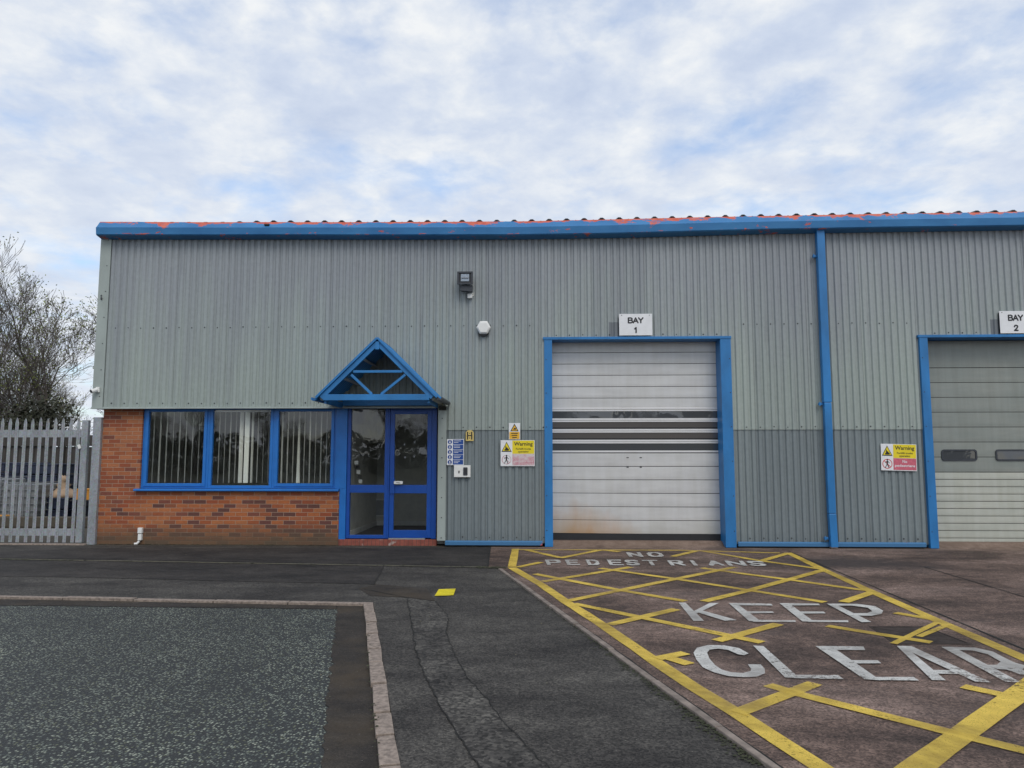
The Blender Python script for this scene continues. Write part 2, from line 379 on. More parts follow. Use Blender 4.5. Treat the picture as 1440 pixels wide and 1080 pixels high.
# ------------------------------------------------------------------ mesh helpers
WL = {}   # world location of every object made
class MB:
    def __init__(s): s.v = []; s.f = []; s.mi = []; s.att = {}
    def add(s, vs, fs, mi=0):
        o = len(s.v); s.v += [tuple(v) for v in vs]; s.f += [tuple(o+i for i in f) for f in fs]; s.mi += [mi]*len(fs)
        return o
    def box(s, x0, x1, y0, y1, z0, z1, mi=0, M4=None):
        vs = [Vector((x, y, z)) for x in (x0, x1) for y in (y0, y1) for z in (z0, z1)]
        if M4: vs = [M4 @ v for v in vs]
        s.add(vs, [(0, 1, 3, 2), (4, 6, 7, 5), (0, 4, 5, 1), (2, 3, 7, 6), (0, 2, 6, 4), (1, 5, 7, 3)], mi); return s
    def bar(s, a, b, w, d, up=(0, 1, 0), mi=0):
        a = Vector(a); b = Vector(b); t = (b-a).normalized(); u = Vector(up); u = (u-t*u.dot(t)).normalized(); n = t.cross(u)
        vs = []
        for p in (a, b):
            for i, j in ((-1, -1), (1, -1), (1, 1), (-1, 1)): vs.append(p+n*(w/2*i)+u*(d/2*j))
        s.add(vs, [(0, 1, 2, 3), (7, 6, 5, 4), (0, 4, 5, 1), (1, 5, 6, 2), (2, 6, 7, 3), (3, 7, 4, 0)], mi); return s
    def tube(s, pts, rs, n=8, cap=True, mi=0):
        pts = [Vector(p) for p in pts]
        if isinstance(rs, (int, float)): rs = [rs]*len(pts)
        rings = []; u = None
        for i, p in enumerate(pts):
            t = (pts[min(i+1, len(pts)-1)]-pts[max(i-1, 0)])
            if t.length < 1e-9: t = Vector((0, 0, 1))
            t.normalize()
            if u is None: u = t.cross(Vector((.31, .95, .05))).normalized()
            else:
                u = (u-t*u.dot(t))
                u = u.normalized() if u.length > 1e-6 else t.orthogonal().normalized()
            w = t.cross(u)
            rings.append([p+(u*math.cos(2*math.pi*k/n)+w*math.sin(2*math.pi*k/n))*rs[i] for k in range(n)])
        vs = [v for r in rings for v in r]; fs = []
        for i in range(len(pts)-1):
            for k in range(n):
                a = i*n+k; b2 = i*n+(k+1) % n
                fs.append((a, b2, b2+n, a+n))
        if cap: fs.append(tuple(range(n-1, -1, -1))); fs.append(tuple((len(pts)-1)*n+k for k in range(n)))
        s.add(vs, fs, mi); return s
    def prism(s, pts, axis, a, b, mi=0):
        """closed outline pts (2D) extruded along axis 'y' (pts = x,z) or 'z' (pts = x,y)"""
        n = len(pts)
        mk = (lambda p, t: (p[0], t, p[1])) if axis == 'y' else ((lambda p, t: (p[0], p[1], t)) if axis == 'z' else (lambda p, t: (t, p[0], p[1])))
        vs = [mk(p, a) for p in pts]+[mk(p, b) for p in pts]
        fs = [tuple(range(n)), tuple(range(2*n-1, n-1, -1))]+[(i, i+n, (i+1) % n+n, (i+1) % n) for i in range(n)]
        s.add(vs, fs, mi); return s
    def sheet(s, pts, z, mi=0):
        s.add([(p[0], p[1], z) for p in pts], [tuple(range(len(pts)))], mi); return s
    def wall(s, pts, y, mi=0):
        s.add([(p[0], y, p[1]) for p in pts], [tuple(range(len(pts)))], mi); return s
    def build(s, name, mats, parent=None, loc=None, bevel=0, smooth=False):
        if not isinstance(mats, (list, tuple)): mats = [mats]
        if loc is None:
            if parent is not None: loc = WL[parent.name]
            else:
                xs, ys, zs = zip(*s.v); loc = ((min(xs)+max(xs))/2, (min(ys)+max(ys))/2, min(zs))
        loc = Vector(loc)
        me = bpy.data.meshes.new(name)
        me.from_pydata([tuple(Vector(v)-loc) for v in s.v], [], s.f)
        for k, vals in s.att.items():
            a = me.attributes.new(k, 'FLOAT', 'POINT')
            for i, x in enumerate(vals): a.data[i].value = x
        for mm in mats: me.materials.append(M[mm] if isinstance(mm, str) else mm)
        for i, p in enumerate(me.polygons): p.material_index = s.mi[i]; p.use_smooth = smooth
        bm = bmesh.new(); bm.from_mesh(me)
        bmesh.ops.recalc_face_normals(bm, faces=bm.faces); bm.to_mesh(me); bm.free()
        me.update()
        o = bpy.data.objects.new(name, me); COL.objects.link(o)
        WL[o.name] = loc
        if parent is not None: o.parent = parent; o.location = loc-WL[parent.name]
        else: o.location = loc
        if bevel:
            b = o.modifiers.new('bevel', 'BEVEL'); b.width = bevel; b.segments = 2; b.limit_method = 'ANGLE'; b.angle_limit = R(40)
        return o
def upfix(o):
    """flat ground sheets must face up"""
    me = o.data
    bm = bmesh.new(); bm.from_mesh(me)
    for f in bm.faces:
        if f.normal.z < 0: f.normal_flip()
    bm.to_mesh(me); bm.free(); return o

def tag(o, label=None, cat=None, group=None, kind=None):
    if label: o['label'] = label
    if cat: o['category'] = cat
    if group: o['group'] = group
    if kind: o['kind'] = kind
    return o
def thing(name, label, cat, loc, group=None):
    o = bpy.data.objects.new(name, None); COL.objects.link(o); o.empty_display_size = .1
    o.location = loc; WL[o.name] = Vector(loc)
    return tag(o, label, cat, group)
def struct(o): o['kind'] = 'structure'; return o
def copy_tree(o, parent=None):
    c = o.copy(); COL.objects.link(c); c.parent = parent
    WL[c.name] = WL[o.name]
    for ch in list(o.children): copy_tree(ch, c)
    return c

_tc = {}
def text_geo(body, bold=0.0):
    cu = bpy.data.curves.new('t', 'FONT'); cu.body = body; cu.size = 1; cu.align_x = 'CENTER'; cu.offset = bold; cu.resolution_u = 3
    ob = bpy.data.objects.new('t', cu); COL.objects.link(ob)
    dg = bpy.context.evaluated_depsgraph_get(); dg.update()
    me = bpy.data.meshes.new_from_object(ob.evaluated_get(dg))
    vs = [tuple(v.co) for v in me.vertices]; fs = [tuple(p.vertices) for p in me.polygons]
    bpy.data.objects.remove(ob); bpy.data.curves.remove(cu); bpy.data.meshes.remove(me)
    return vs, fs
def text_box(mb, body, x0, x1, z0, z1, y, bold=.015, mi=0):
    vs, fs = text_geo(body, bold)
    xs = [v[0] for v in vs]; ys = [v[1] for v in vs]
    ax, bx, ay, by = min(xs), max(xs), min(ys), max(ys)
    mb.add([(x0+(v[0]-ax)/(bx-ax)*(x1-x0), y, z0+(v[1]-ay)/(by-ay)*(z1-z0)) for v in vs], fs, mi)

# ------------------------------------------------------------------ world, sun
wd = bpy.data.worlds.new('World'); scene.world = wd; wd.use_nodes = True
nt = wd.node_tree
for n in list(nt.nodes): nt.nodes.remove(n)
out = N(nt, 'ShaderNodeOutputWorld'); bg = N(nt, 'ShaderNodeBackground'); L(nt, bg.outputs[0], out.inputs[0])
bg.inputs['Strength'].default_value = .1
SUN_EL, SUN_AZ = R(48), R(158)
sky = N(nt, 'ShaderNodeTexSky', sky_type='NISHITA'); sky.sun_disc = False
sky.sun_elevation = SUN_EL; sky.sun_rotation = SUN_AZ; sky.air_density = 1.2; sky.dust_density = 1.5
tc = N(nt, 'ShaderNodeTexCoord'); sp = N(nt, 'ShaderNodeSeparateXYZ'); L(nt, tc.outputs['Generated'], sp.inputs[0])
den = mth(nt, 'ADD', mth(nt, 'MAXIMUM', sp.outputs[2], 0.0), .20)
cb = N(nt, 'ShaderNodeCombineXYZ')
L(nt, mth(nt, 'DIVIDE', sp.outputs[0], den), cb.inputs[0]); L(nt, mth(nt, 'DIVIDE', sp.outputs[1], den), cb.inputs[1])
def wn(scale, detail, rough, off, dist=0.0, stretch=(1, 1, 1)):
    a = N(nt, 'ShaderNodeVectorMath', operation='ADD'); a.inputs[1].default_value = off
    m_ = N(nt, 'ShaderNodeVectorMath', operation='MULTIPLY'); m_.inputs[1].default_value = stretch
    L(nt, cb.outputs[0], a.inputs[0]); L(nt, a.outputs[0], m_.inputs[0]); return noise(nt, m_.outputs[0], scale, detail, rough, dist)
c1 = wn(2.6, 6, .52, (3.1, 1.7, 0), .15)
c2 = wn(7.5, 7, .58, (1.3, 7.7, 0), .2)
c3 = wn(1.05, 3, .5, (9.3, 2.2, 0), .1)
cover = mth(nt, 'ADD', mth(nt, 'MULTIPLY', c1, .62), mth(nt, 'ADD', mth(nt, 'MULTIPLY', c2, .22), mth(nt, 'MULTIPLY', c3, .30)))
mask = ramp(nt, cover, [(.45, .42), (.52, .78), (.58, 1.0)])
lit = mth(nt, 'ADD', mth(nt, 'MULTIPLY', wn(4.6, 7, .57, (5.1, 4.4, 0), .1), .60), mth(nt, 'MULTIPLY', c2, .40))
cc = ramp(nt, lit, [(.36, (.49, .57, .73)), (.46, (.58, .65, .78)), (.53, (.68, .73, .81)), (.62, (.82, .84, .86))])
# the cloud deck is whiter near the horizon
hz = ramp(nt, sp.outputs[2], [(.0, .7), (.30, .30), (.50, 0.0)])
cc = mix(nt, hz, cc, (.74, .79, .86))
sc = N(nt, 'ShaderNodeVectorMath', operation='SCALE'); sc.inputs['Scale'].default_value = 10.0; L(nt, cc, sc.inputs[0])
skc = N(nt, 'ShaderNodeVectorMath', operation='MULTIPLY'); skc.inputs[1].default_value = (1.5, 1.75, 2.0); L(nt, sky.outputs[0], skc.inputs[0])
fin = mix(nt, mask, skc.outputs[0], sc.outputs[0])
L(nt, fin, bg.inputs[0])

sd = bpy.data.lights.new('sun', 'SUN'); sd.energy = 1.2; sd.angle = R(30); sd.color = (1, .93, .84)
so = bpy.data.objects.new('sun', sd); COL.objects.link(so)
tos = Vector((math.sin(SUN_AZ)*math.cos(SUN_EL), math.cos(SUN_AZ)*math.cos(SUN_EL), math.sin(SUN_EL)))
so.rotation_euler = tos.to_track_quat('Z', 'Y').to_euler(); so.location = (0, -20, 30)

# ------------------------------------------------------------------ ground
ZR = -.022
g = MB(); g.sheet([(-400, -400), (400, -400), (400, 600), (-400, 600)], -.13)
struct(upfix(g.build('ground', 'field_ground', loc=(0, 0, 0))))
KC = Vector(G(525, 848)); KD = (Vector(G(563, 1080))-Vector(G(525, 848))).normalized()    # outer edge of the side kerb
KFd = (Vector(G(0, 838))-Vector(G(512, 848))).normalized()
def along(p, d, t): return (p.x+d.x*t, p.y+d.y*t)
kfar = along(KC, KFd, 40); kback = along(KC, KD, 30)
g = MB(); g.prism([along(KC, KFd, 45), (KC.x, KC.y), kback, (40, -36), (40, .3), (-8.02, .3), (-8.02, .02), (-45, .02)], 'z', -.13, 0)
struct(g.build('pavement', 'asphalt_path', loc=(0, 0, 0)))
g = MB(); g.sheet([kfar, (KC.x, KC.y), kback, (-60, -36)], ZR)
struct(upfix(g.build('road', 'chip', loc=(0, 0, 0))))
# smooth dirty channel beside the side kerb
g = MB()
def ragged(pts, amp, step=.05):
    o_ = []
    for a, b2 in zip(pts, pts[1:]):
        a, b2 = Vector(a), Vector(b2); n_ = max(1, int((b2-a).length/step)); t_ = (b2-a).normalized(); q2 = Vector((-t_.y, t_.x))
        o_ += [tuple(a.lerp(b2, k/n_)+q2*random.gauss(0, amp)) for k in range(n_)]
    return o_+[pts[-1]]
g.sheet([G(472, 850, ZR), G(520, 851, ZR), G(550, 1090, ZR), G(600, 1400, ZR)]+ragged([G(395, 1400, ZR), G(452, 1085, ZR), G(462, 960, ZR), G(472, 880, ZR), G(474, 857, ZR)], .010), ZR+.004)
struct(upfix(g.build('road_channel', 'asphalt_gutter', loc=(0, 0, 0))))
g = MB(); g.sheet([G(-300, 838, ZR), G(474, 851, ZR), G(474, 857, ZR), G(-300, 848, ZR)], ZR+.004)
struct(upfix(g.build('road_channel_front', 'asphalt_gutter', loc=(0, 0, 0))))
# darker newer asphalt along the front of the building
g = MB(); g.sheet([G(-600, 781), G(0, 786), G(360, 792), G(540, 796), G(526, 822), G(350, 818), G(100, 812), G(-600, 806)], .004)
struct(upfix(g.build('asphalt_patch', 'asphalt_front', loc=(0, 0, 0))))
g = MB(); g.sheet([G(130, 771), G(480, 771), G(690, 770), G(686, 796), G(360, 790.5), G(0, 784.5), G(-600, 779), G(-600, 776), G(0, 776)], .004)
struct(upfix(g.build('front_footpath', 'asphalt_front', loc=(0, 0, 0))))
tr = [(573, 841), (579, 878), (584, 914), (597, 950), (618, 991), (644, 1033), (674, 1080), (720, 1150), (760, 1220)]
tl = [(612, 846), (631, 868), (628, 890), (641, 926), (659, 955), (686, 985), (706, 1012), (745, 1056), (780, 1090), (840, 1150), (930, 1220)]
g = MB(); g.sheet([G(*p) for p in tr]+[G(*p) for p in reversed(tl)], .004)
struct(upfix(g.build('trench_patch', 'asphalt_trench', loc=(0, 0, 0))))
g = MB(); g.sheet([G(505, 828), G(530, 822), G(600, 828), G(612, 845.4), G(573, 840.4), G(520, 838)], .004)
struct(upfix(g.build('trench_patch_end', 'asphalt_gutter', loc=(0, 0, 0))))
def ribbon(mb, pts, w, z, jit=0.0, sub=1, mi=0, wv=.06):
    """flat painted / cracked line on the ground, pts in metres"""
    P = [Vector(p) for p in pts]; Q = []
    for a, b2 in zip(P, P[1:]):
        n = max(1, int((b2-a).length/sub)) if jit else 1
        for k in range(n): Q.append(a.lerp(b2, k/n))
    Q.append(P[-1]); lft = []; rgt = []
    for i, p in enumerate(Q):
        t = (Q[min(i+1, len(Q)-1)]-Q[max(i-1, 0)]).normalized(); n2 = Vector((-t.y, t.x))
        j = random.uniform(-jit, jit) if jit else 0; ww = w*(1+(random.uniform(-wv, wv) if jit else 0))/2
        lft.append(p+n2*(ww+j)); rgt.append(p-n2*(ww-j))
    o = mb.add([(p.x, p.y, z) for p in lft+rgt], [(i, i+1, len(Q)+i+1, len(Q)+i) for i in range(len(Q)-1)], mi)
g = MB()
ribbon(g, [G(*p) for p in tr], .007, .008, .010, .06, wv=.45)
ribbon(g, [G(*p) for p in tl], .006, .0085, .010, .06, wv=.45)
ribbon(g, [G(512, 829), G(572, 841)], .012, .009, .004, .1, wv=.45)
ribbon(g, [G(540, 797), G(526, 822)], .010, .0095, .004, .1, wv=.45)
struct(upfix(g.build('pavement_crack', 'crack', loc=(0, 0, 0))))
g = MB(); ribbon(g, [G(-700, 780), G(0, 786.8), G(360, 793), G(540, 796), G(690, 798.6)], .045, .010, .006, .15)
struct(upfix(g.build('pavement_edging', 'joint_line', loc=(0, 0, 0))))
g = MB(); mossn = 0
def tuft(x, y, r, z):
    global mossn
    n = random.randint(5, 8); g.sheet([(x+r*random.uniform(.4, 1.3)*math.cos(2*math.pi*k/n), y+r*random.uniform(.4, 1.3)*math.sin(2*math.pi*k/n)) for k in range(n)], z+mossn*.000004); mossn += 1
for i in range(260):
    px = random.choice([random.uniform(0, 110), random.uniform(0, 680), random.uniform(640, 712), random.uniform(670, 712)])
    py = 787+(px/690)*11.5+random.gauss(.3, .8); tuft(*G(px, py), random.uniform(.008, .028), .0115)
for i in range(900):
    t = random.random()**.8; px = 700+t*374; py = 798+t*279; px += -abs(random.gauss(0, 4.5))*(1+t*1.5)+1
    tuft(*G(px, py), random.uniform(.004, .013), .0045)
for i in range(500):
    a0 = WX(141, 770)+random.random()*(WX(478, 768)-WX(141, 770)); tuft(a0, -.008-abs(random.gauss(0, .03)), random.uniform(.006, .018), .0055)
for i in range(300):
    t = random.uniform(0, 11); side = random.choice((-.004, .109)); tuft(*(KC+KD*t+Vector((-KD.y, KD.x))*-(side+random.gauss(0, .012))), random.uniform(.005, .014), .0045 if side > 0 else ZR+.0085)
o = upfix(g.build('moss', 'moss', loc=(0, 0, 0))); tag(o, 'low dark moss in the pavement joints and edges', 'moss', kind='stuff')

g = MB()
for i in range(420):
    u = random.random()
    if u < .45: x, y = WX(141, 770)+random.random()*(WX(690, 768)-WX(141, 770)), -.02-abs(random.gauss(0, .12))
    elif u < .75: x, y = G(random.uniform(1040, 1440), 776+abs(random.gauss(0, 5)))
    else: x, y = random.uniform(-9, 9), random.uniform(-9, -.3)
    if x < KC.x+.1 and y < KC.y+.1: continue
    r_ = random.uniform(.004, .011); a0 = random.uniform(0, 6)
    g.add([(x+r_*math.cos(a0), y+r_*math.sin(a0), .011), (x+r_*math.cos(a0+2), y+r_*math.sin(a0+2), .011+r_*.3), (x+r_*math.cos(a0+4), y+r_*math.sin(a0+4), .011), (x, y, .012+r_*.7)], [(0, 1, 3), (1, 2, 3), (2, 0, 3)])
tag(g.build('grit', 'joint_line', loc=(0, 0, 0)), 'scattered grit and crumbs along the foot of the wall', 'grit', kind='stuff')
# kerbs: short worn stones
def kerb(mb, p, d, length, w, z0, z1, seg, side, gap=.008):
    t = 0; n2 = Vector((-d.y, d.x))*side
    while t < length:
        l = random.uniform(*seg); a = p+d*(t+gap); b2 = p+d*(t+l-gap)
        j = [random.uniform(-.006, .006) for _ in range(4)]; zz = z1+random.uniform(-.005, .005)
        q = [a+n2*j[0], b2+n2*j[1], b2+n2*(w+j[2]), a+n2*(w+j[3])]
        mb.prism([(v.x, v.y) for v in q], 'z', z0, zz); t += l
g = MB(); kerb(g, KC+KD*.0, KD, 14, .105, -.12, .012, (.38, .62), -1, .017)
o = struct(g.build('kerb', 'kerb_stone', loc=(KC.x, KC.y, 0), bevel=.004))
g = MB(); kerb(g, KC-KFd*.0, KFd, 32, .085, -.12, .008, (.85, .95), 1)
o = struct(g.build('front_kerb', 'kerb_stone', loc=(KC.x, KC.y, 0), bevel=.004))

# concrete apron in front of the bays
ap = [G(690, 767), G(686, 798.5), G(700, 799), G(782, 858), G(834, 897), G(955, 988), G(1076, 1076), G(1190, 1160), G(1500, 1400)]
yb = 0.34
g = MB(); g.sheet([(WX(690, 767), -.05)]+ap[1:]+[(30, -12), (30, -.05), (WX(1560, 770), -.05), (WX(1560, 770), yb), (WX(1300, 770), yb), (WX(1300, 770), -.05), (WX(1028, 770), -.05), (WX(1028, 770), yb), (WX(772, 770), yb), (WX(772, 770), -.05)], .004)
struct(upfix(g.build('apron', 'apron', loc=(0, 0, 0))))
for xa_, xb_ in ((772, 1028), (1300, 1560)):
    g = MB(); g.prism([(-.16, -.02), (-.16, .006), (-.03, .03), (.10, .09), (.34, .10), (.34, -.02)], 'x', WX(xa_, 770)+.02, WX(xb_, 770)-.02); struct(g.build('doorway_ramp', 'apron', loc=(0, 0, 0)))
E0 = Vector(G(696, 797)); E1 = Vector(G(1190, 1160)); ed = (E1-E0).normalized()
g = MB(); kerb(g, Vector(G(700, 801)), ed, (E1-E0).length, .055, -.05, .022, (.85, .95), 1)
struct(g.build('apron_edging', 'edge_stone', loc=(E0.x, E0.y, 0), bevel=.006))
g = MB()
nn = Vector((-ed.y, ed.x))
a = Vector(G(700, 801))+nn*.064; ribbon(g, [a, a+ed*(E1-E0).length], .026, .0075, .005, .1, wv=.4)
ribbon(g, [G(1110, 776), G(1155, 795), G(1440, 914), G(1560, 964)], .022, .0080, .003, .2, wv=.4)
ribbon(g, [G(1300, 798), G(1440, 840), G(1600, 888)], .018, .0084, .003, .2, wv=.4)
ribbon(g, [G(690, 767), G(686, 798)], .02, .014, .004, .1)
struct(upfix(g.build('apron_joint', 'crack', loc=(0, 0, 0))))
# yard beyond the gate
g = MB(); g.prism([(-45, .03), (-8.1, .03), (-8.1, 60), (-45, 60)], 'z', -.12, -.004)
struct(g.build('yard', 'yard_concrete', loc=(0, 0, 0)))
g = MB(); kerb(g, Vector((WX(-500, 773), -.16)), Vector((1, 0)), WX(112, 773)-WX(-500, 773), .14, -.05, .018, (.9, 1.0), 1)
struct(g.build('gateway_edging', 'kerb_stone', loc=(-10, -.1, 0), bevel=.01))
# manhole
q = [G(1222, 882), G(1302, 882), G(1367, 907), G(1259, 907)]
mh = thing('manhole_cover', 'dark iron drain cover in the concrete near the word CLEAR', 'manhole cover', (sum(p[0] for p in q)/4, sum(p[1] for p in q)/4, .008))
cvs = sum((Vector(p) for p in q), Vector((0, 0)))/4
def ins(p, k): return tuple(cvs+(Vector(p)-cvs)*k)
g = MB()
for i in range(4):
    a, b2 = q[i], q[(i+1) % 4]; g.prism([a, b2, ins(b2, .94), ins(a, .94)], 'z', 0.0, .0085)
g.build('frame', 'iron_cover', mh)
for tri in ((0, 1, 2), (0, 2, 3)):
    c3_ = sum((Vector(q[i]) for i in tri), Vector((0, 0)))/3
    g = MB(); g.prism([tuple(c3_+(Vector(ins(q[i], .93))-c3_)*.975) for i in tri], 'z', 0.0, .0070)
    g.build('plate', 'iron_cover', mh)

# ------------------------------------------------------------------ painted markings
def zoomc(ox, oy, s): return lambda x, y: (ox+x/s, oy+y/s)
lines = [
 [(725, 772.5), (720, 798)], [(720, 799), (735, 808), (761, 823), (797, 848), (853, 884), (922, 932), (976, 968), (1038, 1006), (1099, 1046), (1165, 1089), (1260, 1150)],
 [(719, 773.6), (960, 774.6), (1097, 778.4)],
 [(1108, 778), (1158, 802), (1226, 833), (1318, 874), (1440, 927), (1560, 980)],
 [(741, 774), (788, 785)], [(848, 774), (871, 776.8)], [(752, 808), (872, 831), (964, 846.5)],
 [(844, 800), (900, 808), (950, 815), (1053, 831), (1160, 848)], [(987, 799.5), (1040, 807), (1109, 816), (1218, 831.5)],
 [(985, 775), (1070, 789.5), (1154, 801)], [(807, 850), (899, 869), (1072, 905)], [(1163, 881.5), (1247, 895), (1310, 905)],
 [(1259, 863), (1315, 873)], [(1080, 965), (1123, 978), (1351, 1036), (1440, 1058), (1530, 1081)], [(1354, 967), (1424, 982)], [(938, 926), (970, 936)],
 [(788, 785.5), (846, 774)], [(728, 798.5), (761, 791.5)], [(763, 819), (887, 798.5)], [(800, 846), (1033, 798.5)], [(946, 783.5), (979, 775.5)],
 [(857, 880), (951, 858)], [(990, 847), (1055, 831), (1157, 803)], [(1070, 790), (1109, 778.6)], [(1186, 848), (1227, 834)], [(1008, 903), (1095, 879)],
 [(1256, 907), (1318, 877)], [(1292, 897), (1334, 880)], [(924, 928), (964, 920)], [(1037, 1005), (1146, 963)], [(1240, 1118), (1292, 1080), (1440, 972), (1510, 922)]]
yb_ = MB()
for i, ln_ in enumerate(lines):
    w = .125 if i in (0, 1, 3) else (.10 if i == 2 else .115)
    if i == len(lines)-1: w = .15
    if i in (26, 27): w = .06
    ribbon(yb_, [G(*p) for p in ln_], w, .0100+i*.0001, .0018, .3)
tag(upfix(yb_.build('yellow_box_marking', 'yellow_line', loc=G(900, 850)+(.012,))), 'worn yellow criss-cross keep clear box painted before the white bay door', 'road marking')

Z8 = zoomc(920, 840, 2.769)
KEEP = [[(95, 25), (121, 25), (194, 97), (153, 97)], [(216, 27), (252, 27), (166, 68), (152, 60)], [(160, 61), (186, 56), (322, 94), (276, 97)],
 [(290, 27), (320, 28), (414, 98), (370, 98)], [(306, 27), (455, 30), (462, 37), (312, 36)], [(352, 60), (460, 60), (468, 66), (360, 68)], [(380, 93), (550, 95), (552, 102), (385, 101)],
 [(488, 28), (524, 28), (622, 100), (578, 100)], [(500, 28), (640, 30), (646, 36), (512, 37)], [(560, 61), (660, 61), (668, 68), (568, 69)], [(595, 94), (755, 96), (757, 103), (600, 102)],
 [(672, 30), (704, 31), (846, 102), (808, 103)], [(690, 30), (790, 31), (860, 40), (892, 58), (886, 70), (845, 78), (778, 76), (765, 68), (830, 67), (850, 60), (832, 46), (770, 38), (700, 38)]]
CLEAR = [[(368, 225), (330, 204), (270, 193), (210, 192), (166, 203), (153, 222), (165, 250), (190, 280), (235, 300), (290, 314), (350, 318), (400, 316), (432, 303), (430, 285), (415, 268), (365, 268), (377, 285), (376, 294), (345, 302), (300, 299), (262, 288), (236, 270), (215, 245), (206, 222), (216, 210), (250, 206), (290, 212), (325, 228), (350, 232)],
 [(385, 194), (425, 196), (566, 322), (510, 319)], [(530, 309), (715, 310), (738, 326), (545, 322)],
 [(628, 196), (692, 198), (882, 331), (818, 326)], [(650, 196), (815, 198), (822, 212), (670, 211)], [(756, 252), (870, 252), (885, 264), (768, 265)], [(852, 318), (1010, 318), (1032, 332), (860, 330)],
 [(945, 196), (976, 197), (1136, 331), (1082, 330)], [(950, 196), (1002, 197), (1312, 339), (1250, 336)], [(1060, 290), (1170, 292), (1185, 306), (1075, 305)],
 [(1118, 200), (1165, 200), (1428, 339), (1368, 337)], [(1150, 200), (1250, 203), (1320, 219), (1365, 243), (1405, 262), (1448, 274), (1432, 292), (1380, 290), (1290, 284), (1262, 272), (1335, 270), (1350, 258), (1300, 229), (1240, 214), (1170, 212)], [(1370, 288), (1425, 285), (1478, 312), (1425, 308)]]
def traced(polys, conv, name, label, z):
    mb = MB()
    for i, p in enumerate(polys): mb.sheet([G(*conv(*q_)) for q_ in p], z+i*.00015)
    xs, ys, zs = zip(*mb.v)
    tag(upfix(mb.build(name, 'white_line', loc=((min(xs)+max(xs))/2, (min(ys)+max(ys))/2, z))), label, 'road marking')
traced(KEEP, Z8, 'road_lettering', 'the word KEEP in white paint on the brown concrete', .0140)
traced(CLEAR, Z8, 'road_lettering', 'large white word CLEAR painted nearest the camera', .0140)
GLY = {'N': [[(0, 0), (0, 1)], [(0, 1), (1, 0)], [(1, 0), (1, 1)]], 'O': [[(.25, 0), (0, .25), (0, .75), (.25, 1), (.75, 1), (1, .75), (1, .25), (.75, 0), (.25, 0)]],
 'P': [[(0, 0), (0, 1)], [(0, 1), (.8, 1), (1, .85), (1, .6), (.8, .45), (0, .45)]], 'E': [[(0, 0), (0, 1)], [(0, 1), (1, 1)], [(0, .5), (.85, .5)], [(0, 0), (1, 0)]],
 'D': [[(0, 0), (0, 1)], [(0, 1), (.65, 1), (1, .75), (1, .25), (.65, 0), (0, 0)]], 'S': [[(1, .85), (.75, 1), (.25, 1), (0, .8), (.2, .55), (.8, .45), (1, .22), (.75, 0), (.25, 0), (0, .15)]],
 'T': [[(0, 1), (1, 1)], [(.5, 0), (.5, 1)]], 'R': [[(0, 0), (0, 1)], [(0, 1), (.8, 1), (1, .8), (.8, .5), (0, .5)], [(.45, .5), (1, 0)]], 'I': [[(.5, 0), (.5, 1)]],
 'A': [[(0, 0), (.5, 1)], [(.5, 1), (1, 0)], [(.2, .35), (.8, .35)]]}
def hull(P):
    P = sorted(set(P)); 
    def half(Q):
        h = []
        for p in Q:
            while len(h) > 1 and (h[-1][0]-h[-2][0])*(p[1]-h[-2][1])-(h[-1][1]-h[-2][1])*(p[0]-h[-2][0]) <= 0: h.pop()
            h.append(p)
        return h
    a = half(P); b2 = half(P[::-1]); return a[:-1]+b2[:-1]
def glyphs(items, name, label, z, wx, wy):
    mb = MB(); k = 0
    for ch, x0, x1, yt, yb2 in items:
        for st in GLY[ch]:
            pts = []
            for u, v in st:
                lean = (1-v)*(3.0+(x0-760)*.010)
                pts.append(G(x0+2+(x1-x0-7)*u+lean, yb2+(yt-yb2)*v))
            for a, b2 in zip(pts, pts[1:]):
                h = hull([(p[0]+sx*wx/2, p[1]+sy*wy/2) for p in (a, b2) for sx in (-1, 1) for sy in (-1, 1)])
                mb.sheet(h, z+k*.00006); k += 1
    tag(upfix(mb.build(name, 'white_line', loc=G(900, 790)+(z,))), label, 'road marking')
glyphs([('N', 881, 903, 778.3, 783.6), ('O', 909, 932, 778.3, 783.6)], 'road_lettering', 'small white word NO, topmost of the painted words', .0140, .06, .09)
glyphs([('P', 767, 790, 789, 795), ('E', 795, 815, 789, 795), ('D', 824, 843, 789, 795.3), ('E', 854, 876, 789, 795.5), ('S', 878, 899, 789.3, 795.6), ('T', 903, 927, 789.5, 795.7), ('R', 939, 962, 790, 795.9), ('I', 970, 979, 790, 796),
        ('A', 993, 1016, 790.5, 796.2), ('N', 1020, 1047, 790.5, 796.4), ('S', 1050, 1075, 791, 796.6)], 'road_lettering', 'long thin white word PEDESTRIANS across the yellow box', .0140, .052, .10)
q = [(617, 830), (641, 829), (637.5, 838.5), (611, 839.5)]
g = MB(); g.sheet([G(*p) for p in q], .012)
tag(upfix(g.build('yellow_square_mark', 'square_yellow')), 'small bright yellow painted patch on the dark path', 'road marking')

